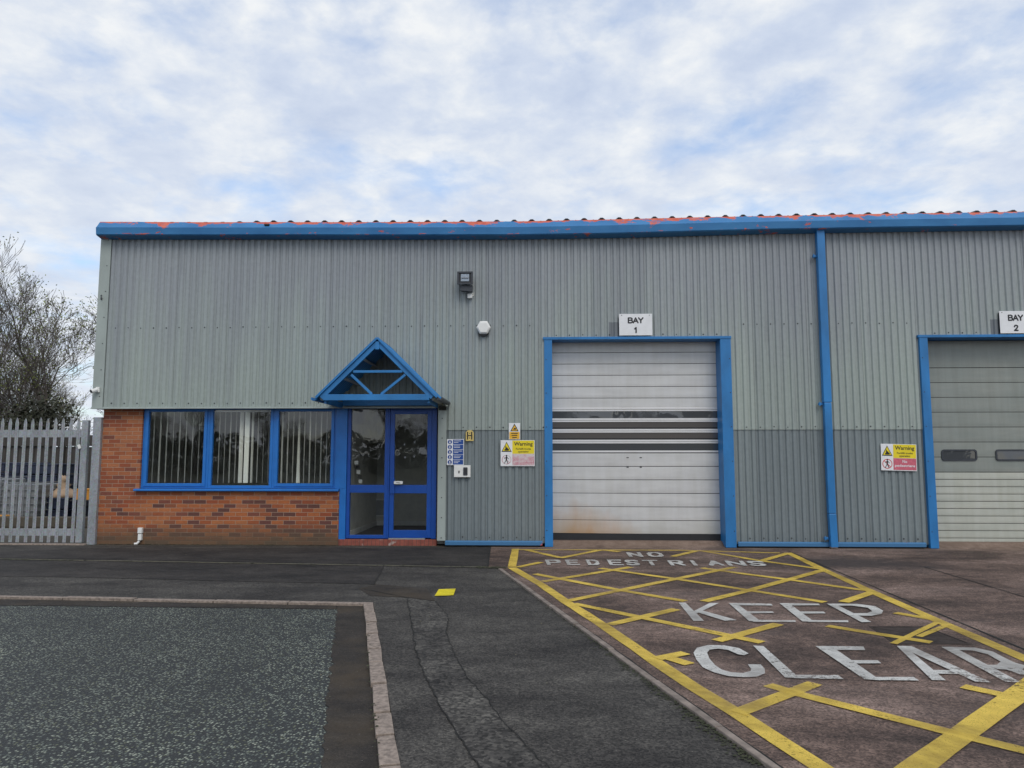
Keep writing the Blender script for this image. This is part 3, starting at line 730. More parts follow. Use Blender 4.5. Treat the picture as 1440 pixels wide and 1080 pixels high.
# ------------------------------------------------------------------ building
XL = WX(141, 670)
building = thing('industrial_building', 'long grey metal clad trading unit with brick base and blue trim', 'building', (XL, 0, 0))
B = building
XR = 22.0
def zz(py, px, Y=0.0): return WZ(px, py, Y)
eave_px = [(135, 312), (430, 312.5), (720, 311.5), (900, 307.5), (1080, 303.5), (1440, 297.5), (1800, 291)]
eave_b = [(135, 331), (430, 331), (720, 331), (900, 328), (1080, 323), (1440, 317.5), (1800, 311)]
ZE = zz(318, 720, YU)
ZB = zz(572, 300, YU)           # bottom of the light sheets over the office
ZS = zz(604.5, 850, YU)         # lap between light and dark sheets
ZH = zz(474, 900, YU)           # bay head
x_c0 = WX(131, 560, YU); x_door_r = WX(627, 650, YU)
b1l, b1r = WX(770, 620, YU), WX(1024, 620, YU)
b2l = WX(1304, 620, YU); b2r = b2l+(b1r-b1l)

PITCH_R, DEP = .1225, .025
def profile(x0, x1):
    """rib profile breakpoints between x0 and x1: (x, 0 crest..1 valley)"""
    prof = [(0, 1), (.27, 1), (.42, 0), (.85, 0), (1, 1)]
    def h(x):
        u = (x/PITCH_R) % 1
        for (a, p), (b2, q_) in zip(prof, prof[1:]):
            if a <= u <= b2: return p+(q_-p)*(u-a)/(b2-a)
    pts = [(x0, h(x0))]; k = math.floor(x0/PITCH_R)
    while k*PITCH_R < x1:
        for a, p in prof[:-1]:
            x = (k+a)*PITCH_R
            if x0+1e-4 < x < x1-1e-4: pts.append((x, p))
        k += 1
    pts.append((x1, h(x1))); return pts
def corr(mb, x0, x1, z0, z1, y, th=.004):
    P = profile(x0, x1); n = len(P); zs = [z0, z1]
    vs = [(x, y+DEP*v, z) for z in zs for x, v in P]+[(x, y+DEP*v+th, z) for z in zs for x, v in P]
    fs = []
    for i in range(n-1):
        fs.append((i, i+1, n+i+1, n+i)); fs.append((2*n+i, 3*n+i, 3*n+i+1, 2*n+i+1))
        fs.append((i, 2*n+i, 2*n+i+1, i+1)); fs.append((n+i, n+i+1, 3*n+i+1, 3*n+i))
    fs.append((0, n, 3*n, 2*n)); fs.append((n-1, 3*n-1, 4*n-1, 2*n-1))
    mb.add(vs, fs)
def screw(mb, x, y, z, r=.009, mi=1):
    mb.prism([(x+r*1.25*math.cos(a), z+r*1.25*math.sin(a)) for a in [k*math.pi/4 for k in range(8)]], 'y', y-.004, y, mi)
    mb.prism([(x+r*.7*math.cos(a), z+r*.7*math.sin(a)) for a in [k*math.pi/3 for k in range(6)]], 'y', y-.011, y-.004, mi)
up = MB()
for (a, b2, z) in ((x_c0, x_door_r, ZB), (x_door_r, b1l, ZS), (b1l, b1r, ZH), (b1r, b2l, ZS), (b2l, b2r, ZH), (b2r, XR, ZS)):
    corr(up, a, b2, z, ZE, YU)
def screw_row(mb, x0, x1, z, y, every=2):
    k = math.ceil(x0/(PITCH_R*every))
    while True:
        x = (k*every+.635)*PITCH_R; k += 1
        if x > x1: break
        if x > x0+.03 and random.random() > .06: screw(mb, x, y, z+random.uniform(-.006, .006), random.uniform(.0085, .012))
zmid = zz(458.5, 600, YU)
screw_row(up, x_c0, b1l-.1, zmid, YU); screw_row(up, b1r+.1, b2l-.1, zmid, YU); screw_row(up, b2r, XR, zmid, YU)
screw_row(up, x_c0, WX(450, 567, YU), zz(567, 300, YU), YU)
screw_row(up, x_door_r, b1l-.06, ZS+.05, YU); screw_row(up, b1r+.06, b2l-.06, ZS+.05, YU)
screw_row(up, b1l, b1r, ZH+.045, YU); screw_row(up, b2l, b2r, ZH+.045, YU)
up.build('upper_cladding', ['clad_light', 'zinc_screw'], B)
YLo = YU+.014
ZL0 = .10
for a, b2 in ((x_door_r-.02, b1l), (b1r, b2l), (b2r, XR)):
    lo = MB(); corr(lo, a, b2, ZL0-.03, ZS+.1, YLo)
    screw_row(lo, a+.05, b2-.05, ZL0+.07, YLo)
    lo.build('lower_cladding', ['clad_dark', 'zinc_screw'], B)

# corner flashing, drip flashing
g = MB(); g.box(WX(129.5, 560, YU-.02), WX(144.5, 560, YU-.02), YU-.02, YU-.003, ZB-.03, ZE); g.box(WX(129.5, 560, YU-.02), WX(129.5, 560, YU-.02)+.004, YU-.003, .25, ZB-.03, ZE)
for k in range(7): screw(g, WX(140, 560, YU-.02), YU-.02, ZB+.2+k*.5, .008, 1)
g.box(WX(129, 560, YU-.02)-.01, WX(478, 572, YU), YU-.012, YU+.06, ZB-.035, ZB-.002); g.box(WX(478, 572, YU)+.001, x_door_r-.2, YU-.010, YU+.06, ZB-.035, ZB-.004)
g.box(WX(129, 560, YU-.02)-.01, WX(478, 572, YU), YU-.035, YU-.013, ZB-.035, ZB-.024)
g.build('corner_flashing', ['patch_trim', 'zinc_screw'], B)
g = MB(); xf0, xf1 = WX(615.5, 670, YU-.01), WX(627, 670, YU-.01)
g.box(xf0, xf1, YU-.012, YU-.001, .11, ZS+.36); g.box(xf0, xf0+.004, YU-.001, .05, .11, ZB-.04)
for k in range(7): screw(g, (xf0+xf1)/2, YU-.012, .16+k*.36, .009, 1)
g.build('door_flashing', ['patch_trim', 'zinc_screw'], B)

# soffit closing the step from cladding back to brick, and the brick walls
g = MB(); g.box(XL+.01, xf0, YU+.06, .10, ZB-.02, ZB+.0); g.build('soffit', 'patch_trim', B)
xw0, xw1 = WX(198, 640), WX(472, 640)          # window opening
zs, zt = zz(687, 330), ZB+.05
xd0, xd1 = WX(478, 670), WX(613.5, 670)
g = MB()
g.box(XL, xw0, 0, .22, 0, ZB+.3); g.box(xw0, xd0-.005, 0, .22, 0, zs-.012)
g.build('brick_wall', 'brick', B)
# side, rear walls, roof
DEPTH = 24.0
g = MB(); g.box(XL, XL+.2, .22, DEPTH, 0, 2.6); g.build('side_brick_wall', 'side_cladding', B)
g = MB(); 
g.box(x_c0, x_c0+.2, .25, DEPTH, 2.6, ZE); g.box(x_c0+.2, XR, DEPTH-.2, DEPTH, 0, ZE); g.box(XR-.2, XR, 0, DEPTH-.2, 0, ZE)
g.build('side_cladding', 'side_cladding', B)
r = MB(); zr = ZE+.10; tp = math.tan(R(7))
xs = WX(135, 312, -.3)
pitch = .327; x = xs+.35; P = []
while x < XR:
    P += [(x, 0), (x+.055, .045), (x+.10, .045), (x+.155, 0), (x+.225, .0), (x+.24, .012), (x+.255, .012), (x+.27, 0)]; x += pitch
def eave_z(X, arr, Y):
    q_ = [(WX(px, py, Y), WZ(px, py, Y)) for px, py in arr]
    for (a, za), (b2, zb) in zip(q_, q_[1:]):
        if X <= b2: return za+(zb-za)*(X-a)/(b2-a)
    return q_[-1][1]
n = len(P)
def rz(X, h, Y):
    h *= min(1, max(.25, (X-WX(285, 312, -.2))/1.2))
    return max(eave_z(X, eave_px, -.22)+.005, 0)+h+(Y+.18)*tp
vs = [(X, y, rz(X, h, y)) for y in (-.18, 12.0) for X, h in P]+[(X, y, rz(X, h, y)-.02) for y in (-.18, 12.0) for X, h in P]
fs = [(i, i+1, n+i+1, n+i) for i in range(n-1)]+[(2*n+i, 3*n+i, 3*n+i+1, 2*n+i+1) for i in range(n-1)]+[(i, 2*n+i, 2*n+i+1, i+1) for i in range(n-1)]
r.add(vs, fs); r.add([(xs, 12, rz(xs, 0, 12)), (XR, 12, rz(XR, 0, 12)), (XR, DEPTH, ZE), (xs, DEPTH, ZE)], [(0, 1, 2, 3)])
r.build('roof', 'roof_sheet', B)
# box gutter, sagging in the middle as it does on the building
gt = MB(); YG = -.36
sect = [(-.24, 1.0, 0.0), (-.245, .97, .97), (-.345, .53, .6), (-.36, .50, .5), (-.345, .06, .1), (-.325, 0.0, 0.0), (-.15, -.10, 0.0), (-.15, .6, 0.0)]
NS = 90; xa = WX(135, 320, YG); cols = []; att = []
for i in range(NS+1):
    X = xa+(XR-xa)*i/NS
    zt_ = eave_z(X, eave_px, -.24); zb_ = eave_z(X, eave_b, -.325)
    wob = .006*math.sin(X*1.7)+random.uniform(-.003, .003)
    for (y, t, p) in sect: cols.append((X, y+wob, zb_+(zt_-zb_)*t)); att.append(1.0 if (p == 0 and t == 1.0) else p)
m_ = len(sect); fs = []
for i in range(NS):
    for k in range(m_-1): fs.append((i*m_+k, i*m_+k+1, (i+1)*m_+k+1, (i+1)*m_+k))
fs.append(tuple(range(m_))); gt.add(cols, fs); gt.att['prof'] = att
gutter = gt.build('gutter', 'gutter', B)
g = MB(); xk = WX(371, 318, -.36); g.box(xk, xk+.09, -.347, -.30, eave_z(xk, eave_px, -.3)-.075, eave_z(xk, eave_px, -.3)-.045); g.build('gutter_hole', 'black_paint', gutter)

# downpipe
XD0, ZD0 = W(1153.5, 322, YU-.09); XD1 = WX(1171.5, 775, YU-.09); xd = (XD0+XD1)/2
g = MB(); yp = YU-.075
zdent = zz(722, 1168, yp)
g.box(xd-.072, xd+.072, yp-.055, yp+.055, zz(566, 1160, yp), ZD0+.05)
g.box(xd-.066, xd+.066, yp-.05, yp+.05, zdent+.0, zz(566, 1160, yp)-.002)
g.prism([(xd-.066, zdent-.002), (xd+.066, zdent+.0), (xd+.072, zdent-.22), (xd+.078, .03), (xd-.05, .03), (xd-.060, zdent-.14)], 'y', yp-.052, yp+.048)
dp = g.build('downpipe', 'blue_paint', B, bevel=.012)
for py in (360, 568, 757):
    z = zz(py, 1148, yp); g = MB(); g.box(xd-.14, xd-.071, yp+.0, yp+.05, z-.02, z+.02); g.box(xd-.14, xd-.12, yp-.02, yp+.0, z-.035, z+.035); g.build('bracket', 'blue_paint', dp, bevel=.003)
g = MB(); g.box(xd-.05, xd+.07, yp-.045, yp+.04, .012, .03+.10); 
g.build('shoe', 'edge_stone', dp, bevel=.01)

# base trims
def trim(x0, x1, name='base_trim'):
    g = MB(); g.prism([(YU-.035, .035), (YU-.035, ZL0-.01), (YU-.01, ZL0+.012), (YLo-.002, ZL0+.012), (YLo-.002, .035)], 'x', x0, x1)
    g.box(x0+.01, x1-.01, YU+.0, .0, .010, .034, 1)
    g.build(name, ['gutter_base', 'black_rubber'], B)
m2, nt2, b_, o_ = newmat('gutter_base')
c = ramp(nt2, noise(nt2, pos(nt2, (1, 1, 1)), 1.4, 6, .6), [(.61, (.05, .17, .34)), (.64, (.5, .08, .05))])
L(nt2, c, b_.inputs['Base Color']); b_.inputs['Roughness'].default_value = .5; M['gutter_base'] = m2
trim(xf1, b1l-.10); trim(b1r+.12, b2l-.13); trim(b2r+.12, XR-.3)

# bay door surrounds (parts of the building) and doors
def bay(xl, xr, top, kind):
    YJ = YU-.03
    f = MB()
    wl, wr = .145, .165
    f.box(xl-.055, xl+wl-.055, YJ, YU+.0+.36, .012, top)                          # left jamb, wraps into the reveal
    f.box(xr-.10, xr+wr-.075, YJ, YU+.0+.36, .012, top)
    f.box(xl-.075, xr+wr-.065, YJ-.008, YU+.36, top+.002, top+.05)
    for k in range(6):
        z = .3+k*.62; screw(f, xl-.02, YJ, z, .008, 1); screw(f, xr+wr-.105, YJ, z, .008, 1)
    fr = f.build('bay_surround', ['blue_paint', 'zinc_screw'], B, bevel=.006)
    return fr
def slats(mb, x0, x1, z0, z1, n, y, depth=.012, wav=0.0, mi=0):
    """sectional slats as separate bowed boards with dark joints"""
    h = (z1-z0)/n; NX = 10
    for k in range(n):
        a, b2 = z0+k*h+.004, z0+(k+1)*h-.004
        vs = []; fs = []; prof = [(a, y+depth), (a, y+.001), (a+.2*h, y-.001), (b2-.002, y), (b2-.002, y+depth)]
        for i in range(NX+1):
            X = x0+(x1-x0)*i/NX; w = -wav*(math.sin(i/NX*2.4+k*.35)*.5+i/NX)
            for z, yy in prof: vs.append((X, yy, z+w))
        m3 = len(prof)
        for i in range(NX):
            for j in range(m3-1): fs.append((i*m3+j, i*m3+j+1, (i+1)*m3+j+1, (i+1)*m3+j))
        mb.add(vs, fs, mi)
top1 = ZH-.045
fr1 = bay(b1l, b1r, top1, 1)
YD = .20
dx0, dx1 = b1l+.088, b1r-.098
# white high-speed door
zb_ = zz(750, 900, YD); zbt = zb_
zA = zz(636.5, 900, YD); zB = zz(576, 900, YD)
dr = MB(); dr.box(dx0, dx1, YD+.013, YD+.05, .05, top1, 1)
slats(dr, dx0, dx1, zb_, zA, 6, YD, wav=.010)
nz = 6; slats(dr, dx0, dx1, zB+.005, zB+.005+6*.215, 6, YD, wav=.0015)
door1 = dr.build('bay_door', ['shutter_white', 'black_rubber'], B)
g = MB()
hv = (zB-zA)/4
for k in range(5):
    z = zA+k*hv; g.box(dx0, dx1, YD-.006, YD+.012, z+.003, z+.038)
    if k: g.box(dx0, dx1, YD-.004, YD+.012, z-.030, z-.003)
g.build('rail', 'shutter_rail', door1, bevel=.003)
for k in range(4):
    z0_, z1_ = zA+k*hv+.040, zA+(k+1)*hv-.032
    lean = {0: .004, 1: .013, 2: .013, 3: .002}[k]
    g = MB(); g.add([(dx0+.005, YD+.003+lean, z0_), (dx1-.005, YD+.003+lean, z0_), (dx1-.005, YD+.003, z1_), (dx0+.005, YD+.003, z1_)], [(0, 1, 2, 3)])
    g.build('vision_panel', 'vision_grey' if k in (1, 2) else 'vision_glass', door1)
g = MB(); g.box(dx0-.02, dx1+.02, YD-.002, YD+.045, .085, zb_-.006); g.build('bottom_seal', 'black_rubber', door1)
for px in (882.5, 901):
    for py in (643.5, 657): X, Z = W(px, py, YD); g = MB(); g.box(X-.02, X+.02, YD-.006, YD-.0015, Z-.008, Z+.008); g.build('bolt_head', 'black_paint', door1)
# second bay door
fr2 = bay(b2l, b2r, top1, 2)
ex0, ex1 = b2l+.088, b2r-.098
g = MB(); g.box(ex0, ex1, YD+.013, YD+.05, .05, top1, 1)
hz_ = [zz(p, 1380, YD) for p in (769, 741, 715, 690, 664)]
slats(g, ex0, ex1, zz(767, 1380, YD), zz(664, 1380, YD), 10, YD, .008, 0, 2)
slats(g, ex0, ex1, zz(664, 1380, YD)+.002, zz(517, 1380, YD), 7, YD, .004)
slats(g, ex0, ex1, zz(517, 1380, YD)+.002, top1, 1, YD, .006)
door2 = g.build('bay_door', ['door_grey', 'black_rubber', 'door_pale'], B)
tag(door2, 'grey green sectional door with pale lower half')
def rrect(x0, x1, z0, z1, r, n=5):
    P = []
    for cx, cz, a0 in ((x1-r, z1-r, 0), (x0+r, z1-r, 90), (x0+r, z0+r, 180), (x1-r, z0+r, 270)):
        for k in range(n+1):
            a = R(a0+90*k/n); P.append((cx+r*math.cos(a), cz+r*math.sin(a)))
    return P
for x0p, x1p in ((1324, 1375), (1400, 1452), (1476, 1528)):
    X0, Z1 = W(x0p, 632, YD-.02); X1, Z0 = W(x1p, 648, YD-.02)
    o1 = rrect(X0, X1, Z0, Z1, .05); i1 = rrect(X0+.028, X1-.028, Z0+.028, Z1-.028, .03); n1_ = len(o1)
    g = MB(); 
    vs = [(p[0], YD-.018, p[1]) for p in o1]+[(p[0], YD-.018, p[1]) for p in i1]+[(p[0], YD-.0025, p[1]) for p in o1]+[(p[0], YD-.0025, p[1]) for p in i1]
    fs = []
    for i in range(n1_):
        j = (i+1) % n1_; fs += [(i, j, n1_+j, n1_+i), (i, 2*n1_+i, 2*n1_+j, j), (n1_+i, n1_+j, 3*n1_+j, 3*n1_+i)]
    g.add(vs, fs); g.wall(i1, YD-.006, 1)
    g.build('vision_window', ['dark_grey_metal', 'vision_glass'], door2)
g = MB(); g.box(ex0, ex1, YD-.004, YD+.04, .07, zz(767, 1380, YD)-.003); g.build('bottom_seal', 'black_rubber', door2)

# ---------------- office windows
YW = .045
def frame(mb, x0, x1, z0, z1, t, y0, y1, tb=None, tt=None, mi=0):
    tb = t if tb is None else tb; tt = t if tt is None else tt
    mb.box(x0, x0+t, y0, y1, z0, z1, mi); mb.box(x1-t, x1, y0, y1, z0, z1, mi)
    mb.box(x0+t, x1-t, y0, y1, z0, z0+tb, mi); mb.box(x0+t, x1-t, y0, y1, z1-tt, z1, mi)
wz0, wz1 = zs, zz(574, 330, YW)+.03
m1, m2x = WX(293.5, 640, YW), WX(383, 640, YW)
wx = [xw0, m1, m2x, xw1]
for i in range(3):
    f = MB(); a, b2 = wx[i], wx[i+1]
    frame(f, a+.001, b2-.001, wz0, wz1, .055, YW, YW+.07)
    if i != 1: frame(f, a+.046, b2-.046, wz0+.036, wz1-.036, .058, YW-.018, YW+.05, mi=0)
    w = f.build('window', 'blue_window', B, bevel=.005)
    g = MB(); e = .052 if i == 1 else .10
    g.wall([(a+e, wz0+e-.005), (b2-e, wz0+e-.005), (b2-e, wz1-e+.005), (a+e, wz1-e+.005)], YW+.03); g.build('pane', 'window_glass', w)
g = MB(); g.box(xw0-.07, xd0-.005, -.07, YW+.02, zs-.045, zs-.004); g.prism([(-.085, zs-.045), (-.07, zs-.045), (-.07, zs-.010), (-.085, zs-.018)], 'x', xw0-.07, xd0-.005)
g.build('window_sill', 'blue_window', B, bevel=.006)
# wide blue post between the windows and the entrance
g = MB(); g.box(xw1+.001, WX(487.5, 650, .0), -.012, .10, zs-.003, ZB+.05); g.box(xd0, WX(487.5, 650, .0), -.010, .10, .11, zs-.0035)
g.build('corner_post', 'blue_window', B, bevel=.006)

# ---------------- entrance door set
ez0, ez1 = .125, ZB+.03
YE = .02
px_a, px_b, px_c = WX(487.5, 670, YE)+.002, WX(545, 670, YE), xd1
f = MB()
frame(f, px_a, px_b, ez0, ez1, .06, YE, YE+.09)
zmr0, zmr1 = zz(693, 545, YE), zz(682, 545, YE)
f.box(px_a+.06, px_b-.06, YE+.005, YE+.085, zmr0, zmr1)
sl = f.build('sidelight', 'blue_deep', B, bevel=.004)
for z0_, z1_ in ((ez0+.055, zmr0+.003), (zmr1-.003, ez1-.055)):
    g = MB(); g.wall([(px_a+.055, z0_), (px_b-.055, z0_), (px_b-.055, z1_), (px_a+.055, z1_)], YE+.045); g.build('pane', 'window_glass', sl)
f = MB(); f.box(px_b+.001, px_b+.03, YE, YE+.09, ez0, ez1); f.box(px_c-.09, px_c, YE-.002, YE+.09, ez0, ez1); f.box(px_b+.03, px_c-.09, YE, YE+.09, ez1-.07, ez1)
f.build('door_frame', 'blue_deep', B, bevel=.004)
d0, d1 = px_b+.034, px_c-.094
f = MB(); frame(f, d0, d1, ez0+.012, ez1-.074, .085, YE+.012, YE+.06, tb=.14, tt=.09); f.box(d0+.085, d1-.085, YE+.015, YE+.057, zmr0-.01, zmr1)
dl = f.build('entrance_door', 'blue_deep', B, bevel=.004)
for z0_, z1_ in ((ez0+.147, zmr0-.007), (zmr1-.003, ez1-.159)):
    g = MB(); g.wall([(d0+.08, z0_), (d1-.08, z0_), (d1-.08, z1_), (d0+.08, z1_)], YE+.036); g.build('pane', 'window_glass', dl)
X, Z = W(546, 672, YE); g = MB(); g.box(X+.03, X+.12, YE-.02, YE+.011, zz(694, 548, YE), zz(672, 548, YE)); g.build('lock_case', 'blue_deep', dl, bevel=.004)
X, Z = W(554.5, 678.5, YE); g = MB(); g.prism(rrect(X, X+.165, Z-.028, Z+.028, .015), 'y', YE-.05, YE-.03)
g.box(X+.02, X+.05, YE-.03, YE+.012, Z-.012, Z+.012); h_ = g.build('handle', 'white_plastic', dl, bevel=.003)
g = MB(); text_box(g, 'PULL', X+.05, X+.12, Z-.012, Z+.010, YE-.0515, .02); g.build('lettering', 'black_paint', h_)
for (px, py) in ((569, 625), (583, 622), (569.5, 643), (582.5, 642)):
    X, Z = W(px, py, YE+.034); g = MB(); g.wall([(X-.012, Z-.02), (X+.012, Z-.02), (X+.012, Z+.02), (X-.012, Z+.02)], YE+.0335); g.build('notice', 'grey_plastic', dl)
g = MB(); g.box(px_b+.035, px_c-.2, YE-.01, YE+.06, ez0-.012, ez0+.008); g.build('threshold', 'steel_threshold', B)
g = MB(); g.box(xd0+.002, xd1+.02, -.02, .2, 0.0, .112); g.build('door_step', 'step_brick', B, bevel=.004)

# ---------------- rooms seen through the glass
g = MB()
X0, X1, ZC = XL+.22, xd0+.02, 2.7
g.box(X0, X1, 4.0, 4.1, .02, ZC); g.box(X0-.02, X0, .22, 4.0, .02, ZC); g.box(X1, X1+.1, .24, 4.0, .02, ZC+.2); g.box(X0, X1, .23, 4.0, ZC, ZC+.1)
g.box(X1+.1, xf1+.8, 2.6, 2.7, .13, ZC); g.box(xf1+.6, xf1+.7, .2, 2.6, .13, ZC+.2); g.box(X1+.1, xf1+.6, .23, 2.6, ZC, ZC+.1)
g.box(xd1-.0, xf1+.6, .12, .2, .02, ZC)
g.build('interior_wall', 'room_paint', B)
g = MB(); g.box(X0, X1, .22, 4.0, .0, .02); g.box(X1+.1, xf1+.6, .22, 2.6, .0, .13); g.build('interior_floor', 'room_carpet', B)
g = MB(); g.box(X1+.1, X1+.115, .3, 2.58, .131, .23); g.box(X1+.116, xf1+.6, 2.58, 2.598, .131, .23); g.build('skirting', 'lobby_white', B)
X, Z = W(534, 716, 2.5)
g = MB(); frame(g, X-.16, X+.2, Z-.16, Z+.22, .03, 2.56, 2.597); g.box(X-.13, X+.17, 2.58, 2.596, Z-.13, Z+.19, 1)
tag(g.build('wall_heater', ['lobby_white', 'grey_plastic']), 'small pale framed wall unit seen low through the entrance sidelight', 'heater')
X, Z = W(500, 662, .5)
g = MB(); 
for k in range(5): g.box(X-.02+.02*k, X+.05+.018*k, .48+.01*k, .53+.01*k, Z+.12-.09*k, Z+.19-.09*k, k % 2)
tag(g.build('hanging_leaflet', ['white_plastic', 'black_paint']), 'black and white papers hanging inside the entrance sidelight', 'papers')

# blinds: three, each its own thing, slats nearly edge-on
specs = [[(random.uniform(-5, 5)) for _ in range(9)], [0, -4, 3, 0, 48, 60, 14, 2, -3, 4], [8, 0, 6, 46, 3, 5, -3, 4, 2, 0]]
for i in range(3):
    a, b2 = wx[i]+.09, wx[i+1]-.06; ang = specs[i]; n = len(ang); yb3 = .155
    cxx = (a+b2)/2
    t = thing('vertical_blind', ['pale vertical blind behind the left office window, slats evenly open', 'pale vertical blind behind the middle office window, two slats turned', 'pale vertical blind behind the office window by the entrance, one slat twisted'][i], 'blind', (cxx, yb3, wz0+.1), 'vertical blinds in the office windows')
    s_ = MB()
    for k, an in enumerate(ang):
        x = a+(b2-a)*(k+.5)/n; vd = math.atan2(x, yb3-CAMY)      # line of sight
        th = vd+R(9+an+random.uniform(-4, 6)); tw = R(-38) if (i == 2 and k == 3) else 0
        vs = []
        for j in range(7):
            u = j/6; z = wz1-.10-(wz1-wz0-.20)*u; h2 = th+tw*(1-u)**.6; hw = .044
            sx, sy = math.sin(h2)*hw, math.cos(h2)*hw
            xb = x+random.uniform(-.001, .001)
            vs += [(xb-sx, yb3-sy, z), (xb+sx, yb3+sy, z)]
        s_.add(vs, [(2*j, 2*j+1, 2*j+3, 2*j+2) for j in range(6)])
    s_.build('slats', 'blind_fabric', t)
    g = MB(); g.box(wx[i]+.06, wx[i+1]-.05, yb3-.02, yb3+.02, wz1-.095, wz1-.055); g.build('head_rail', 'white_plastic', t)

# ---------------- entrance canopy (part of the building)
YC = -1.25
ax_, az_ = W(531, 474, YC); lx, lz = W(444, 559, YC); rx, rz_ = W(616, 558, YC)
lz = rz_ = (lz+rz_)/2; hw = (rx-lx)/2; cx_ = (rx+lx)/2; ax_ = cx_
sl_ang = math.atan2(az_-lz, hw)
can = MB()
def slope(side):
    # corrugated sheet from the ridge to the eave; ribs run down the slope
    n = int(abs(YC)/.03); d = Vector((side*math.cos(sl_ang), 0, -math.sin(sl_ang))); nrm = Vector((side*math.sin(sl_ang), 0, math.cos(sl_ang)))
    Lr = hw/math.cos(sl_ang); top = Vector((cx_, 0, az_)); vs = []; prof = [0, 0, .018, .018]
    ys = [YC+.0+i*(abs(YC)-.118)/(n-1) for i in range(n)]
    for off in (-.008, 0):
        for i, y in enumerate(ys):
            for s2 in (0.0, Lr): 
                p = top+d*s2+nrm*(prof[i % 4]+off-.02); vs.append((p.x, y, p.z))
    fs = []
    for i in range(n-1): a = 2*i; fs += [(a, a+1, a+3, a+2), (2*n+a, 2*n+a+2, 2*n+a+3, 2*n+a+1)]
    fs += [(0, 2*n, 2*n+1, 1)]
    for i in range(n-1): fs += [(2*i+1, 2*n+2*i+1, 2*n+2*i+3, 2*i+3)]
    can.add(vs, fs)
slope(-1); slope(1)
canopy = can.build('entrance_canopy', 'blue_paint', B)
def cb_(x, z): return (x, YC, z)
def truss(y, name):
    g = MB(); t = .078
    d = Vector((math.cos(sl_ang), 0, math.sin(sl_ang))); nrm = Vector((-math.sin(sl_ang), 0, math.cos(sl_ang)))
    off = .075
    for s2 in (-1, 1):
        dd = Vector((-s2*math.cos(sl_ang), 0, math.sin(sl_ang))); nn_ = Vector((-s2*math.sin(sl_ang), 0, -math.cos(sl_ang)))
        a = Vector((cx_+s2*hw, y, lz))+nn_*off+dd*(.06); b2 = Vector((cx_, y, az_))+nn_*off-dd*(.0)
        bb = Vector((cx_+s2*.002, y+s2*.0015, az_-off/math.cos(sl_ang)))
        g.bar(a, bb, t, .05)
        # outer verge board
        a2 = Vector((cx_+s2*hw, y-.012, lz))+nn_*.014; b3 = Vector((cx_+s2*.002, y-.012+s2*.001, az_-.014/math.cos(sl_ang))); g.bar(a2, b3, .040, .09)
    zt2 = WZ(531, 554.5, y); zb2 = WZ(531, 563, y)
    g.box(WX(455, 558, y), WX(604, 558, y), y-.031, y+.03, zb2, zt2)
    zc = WZ(531, 522.5, y); g.box(WX(497, 522, y), WX(566, 522, y), y-.02, y+.02, zc-.022, zc+.022)
    for a, b2 in (((494, 527), (523, 554.5)), ((570, 527), (536, 554.5))):
        p, q_ = W(*a, y), W(*b2, y); g.bar((p[0], y, p[1]), (q_[0], y, q_[1]), .045, .03)
    g.box(cx_-.035, cx_+.035, y-.04, y+.02, az_-.22, az_-.08)
    return g.build(name, 'blue_paint', canopy, bevel=.004)
truss(YC, 'front_truss')
g = MB()   # purlins under the sheets, eave beams, boarded base tray
for s2 in (-1, 1):
    for k in (.30, .62, .97):
        p = Vector((cx_, 0, az_))+Vector((s2*math.cos(sl_ang), 0, -math.sin(sl_ang)))*(hw/math.cos(sl_ang)*k)+Vector((-s2*math.sin(sl_ang), 0, -math.cos(sl_ang)))*.075
        g.bar((p.x, YC+.035, p.z), (p.x, YU-.005, p.z), .035, .07, (s2*math.sin(sl_ang), 0, math.cos(sl_ang)))
g.build('purlin', 'side_cladding', canopy)
zb2 = WZ(531, 563, YC)
g = MB(); g.box(WX(457, 560, YC)+.02, WX(602, 560, YC)-.02, YU-.06, YU-.005, ZB+.01, ZB+.12)
g.box(WX(457, 560, YC)-.02, WX(457, 560, YC)+.018, YC+.031, YU-.02, zb2-.05, zb2+.05); g.box(WX(602, 560, YC)-.018, WX(602, 560, YC)+.02, YC+.031, YU-.02, zb2-.05, zb2+.05)
g.build('eave_beams', 'blue_paint', canopy, bevel=.003)
for s2 in (-1, 1):
    g = MB(); X = cx_+s2*(hw+.03)
    g.prism([(X-.04, lz+.0), (X-.05, lz-.03), (X-.03, lz-.055), (X+.03, lz-.055), (X+.05, lz-.03), (X+.04, lz+.0), (X+.033, lz-.0), (X+.02, lz-.045), (X-.02, lz-.045), (X-.033, lz)], 'y', YC-.02, YU-.01)
    g.build('gutter', 'dark_grey_metal' if s2 == 1 else 'blue_paint', canopy)

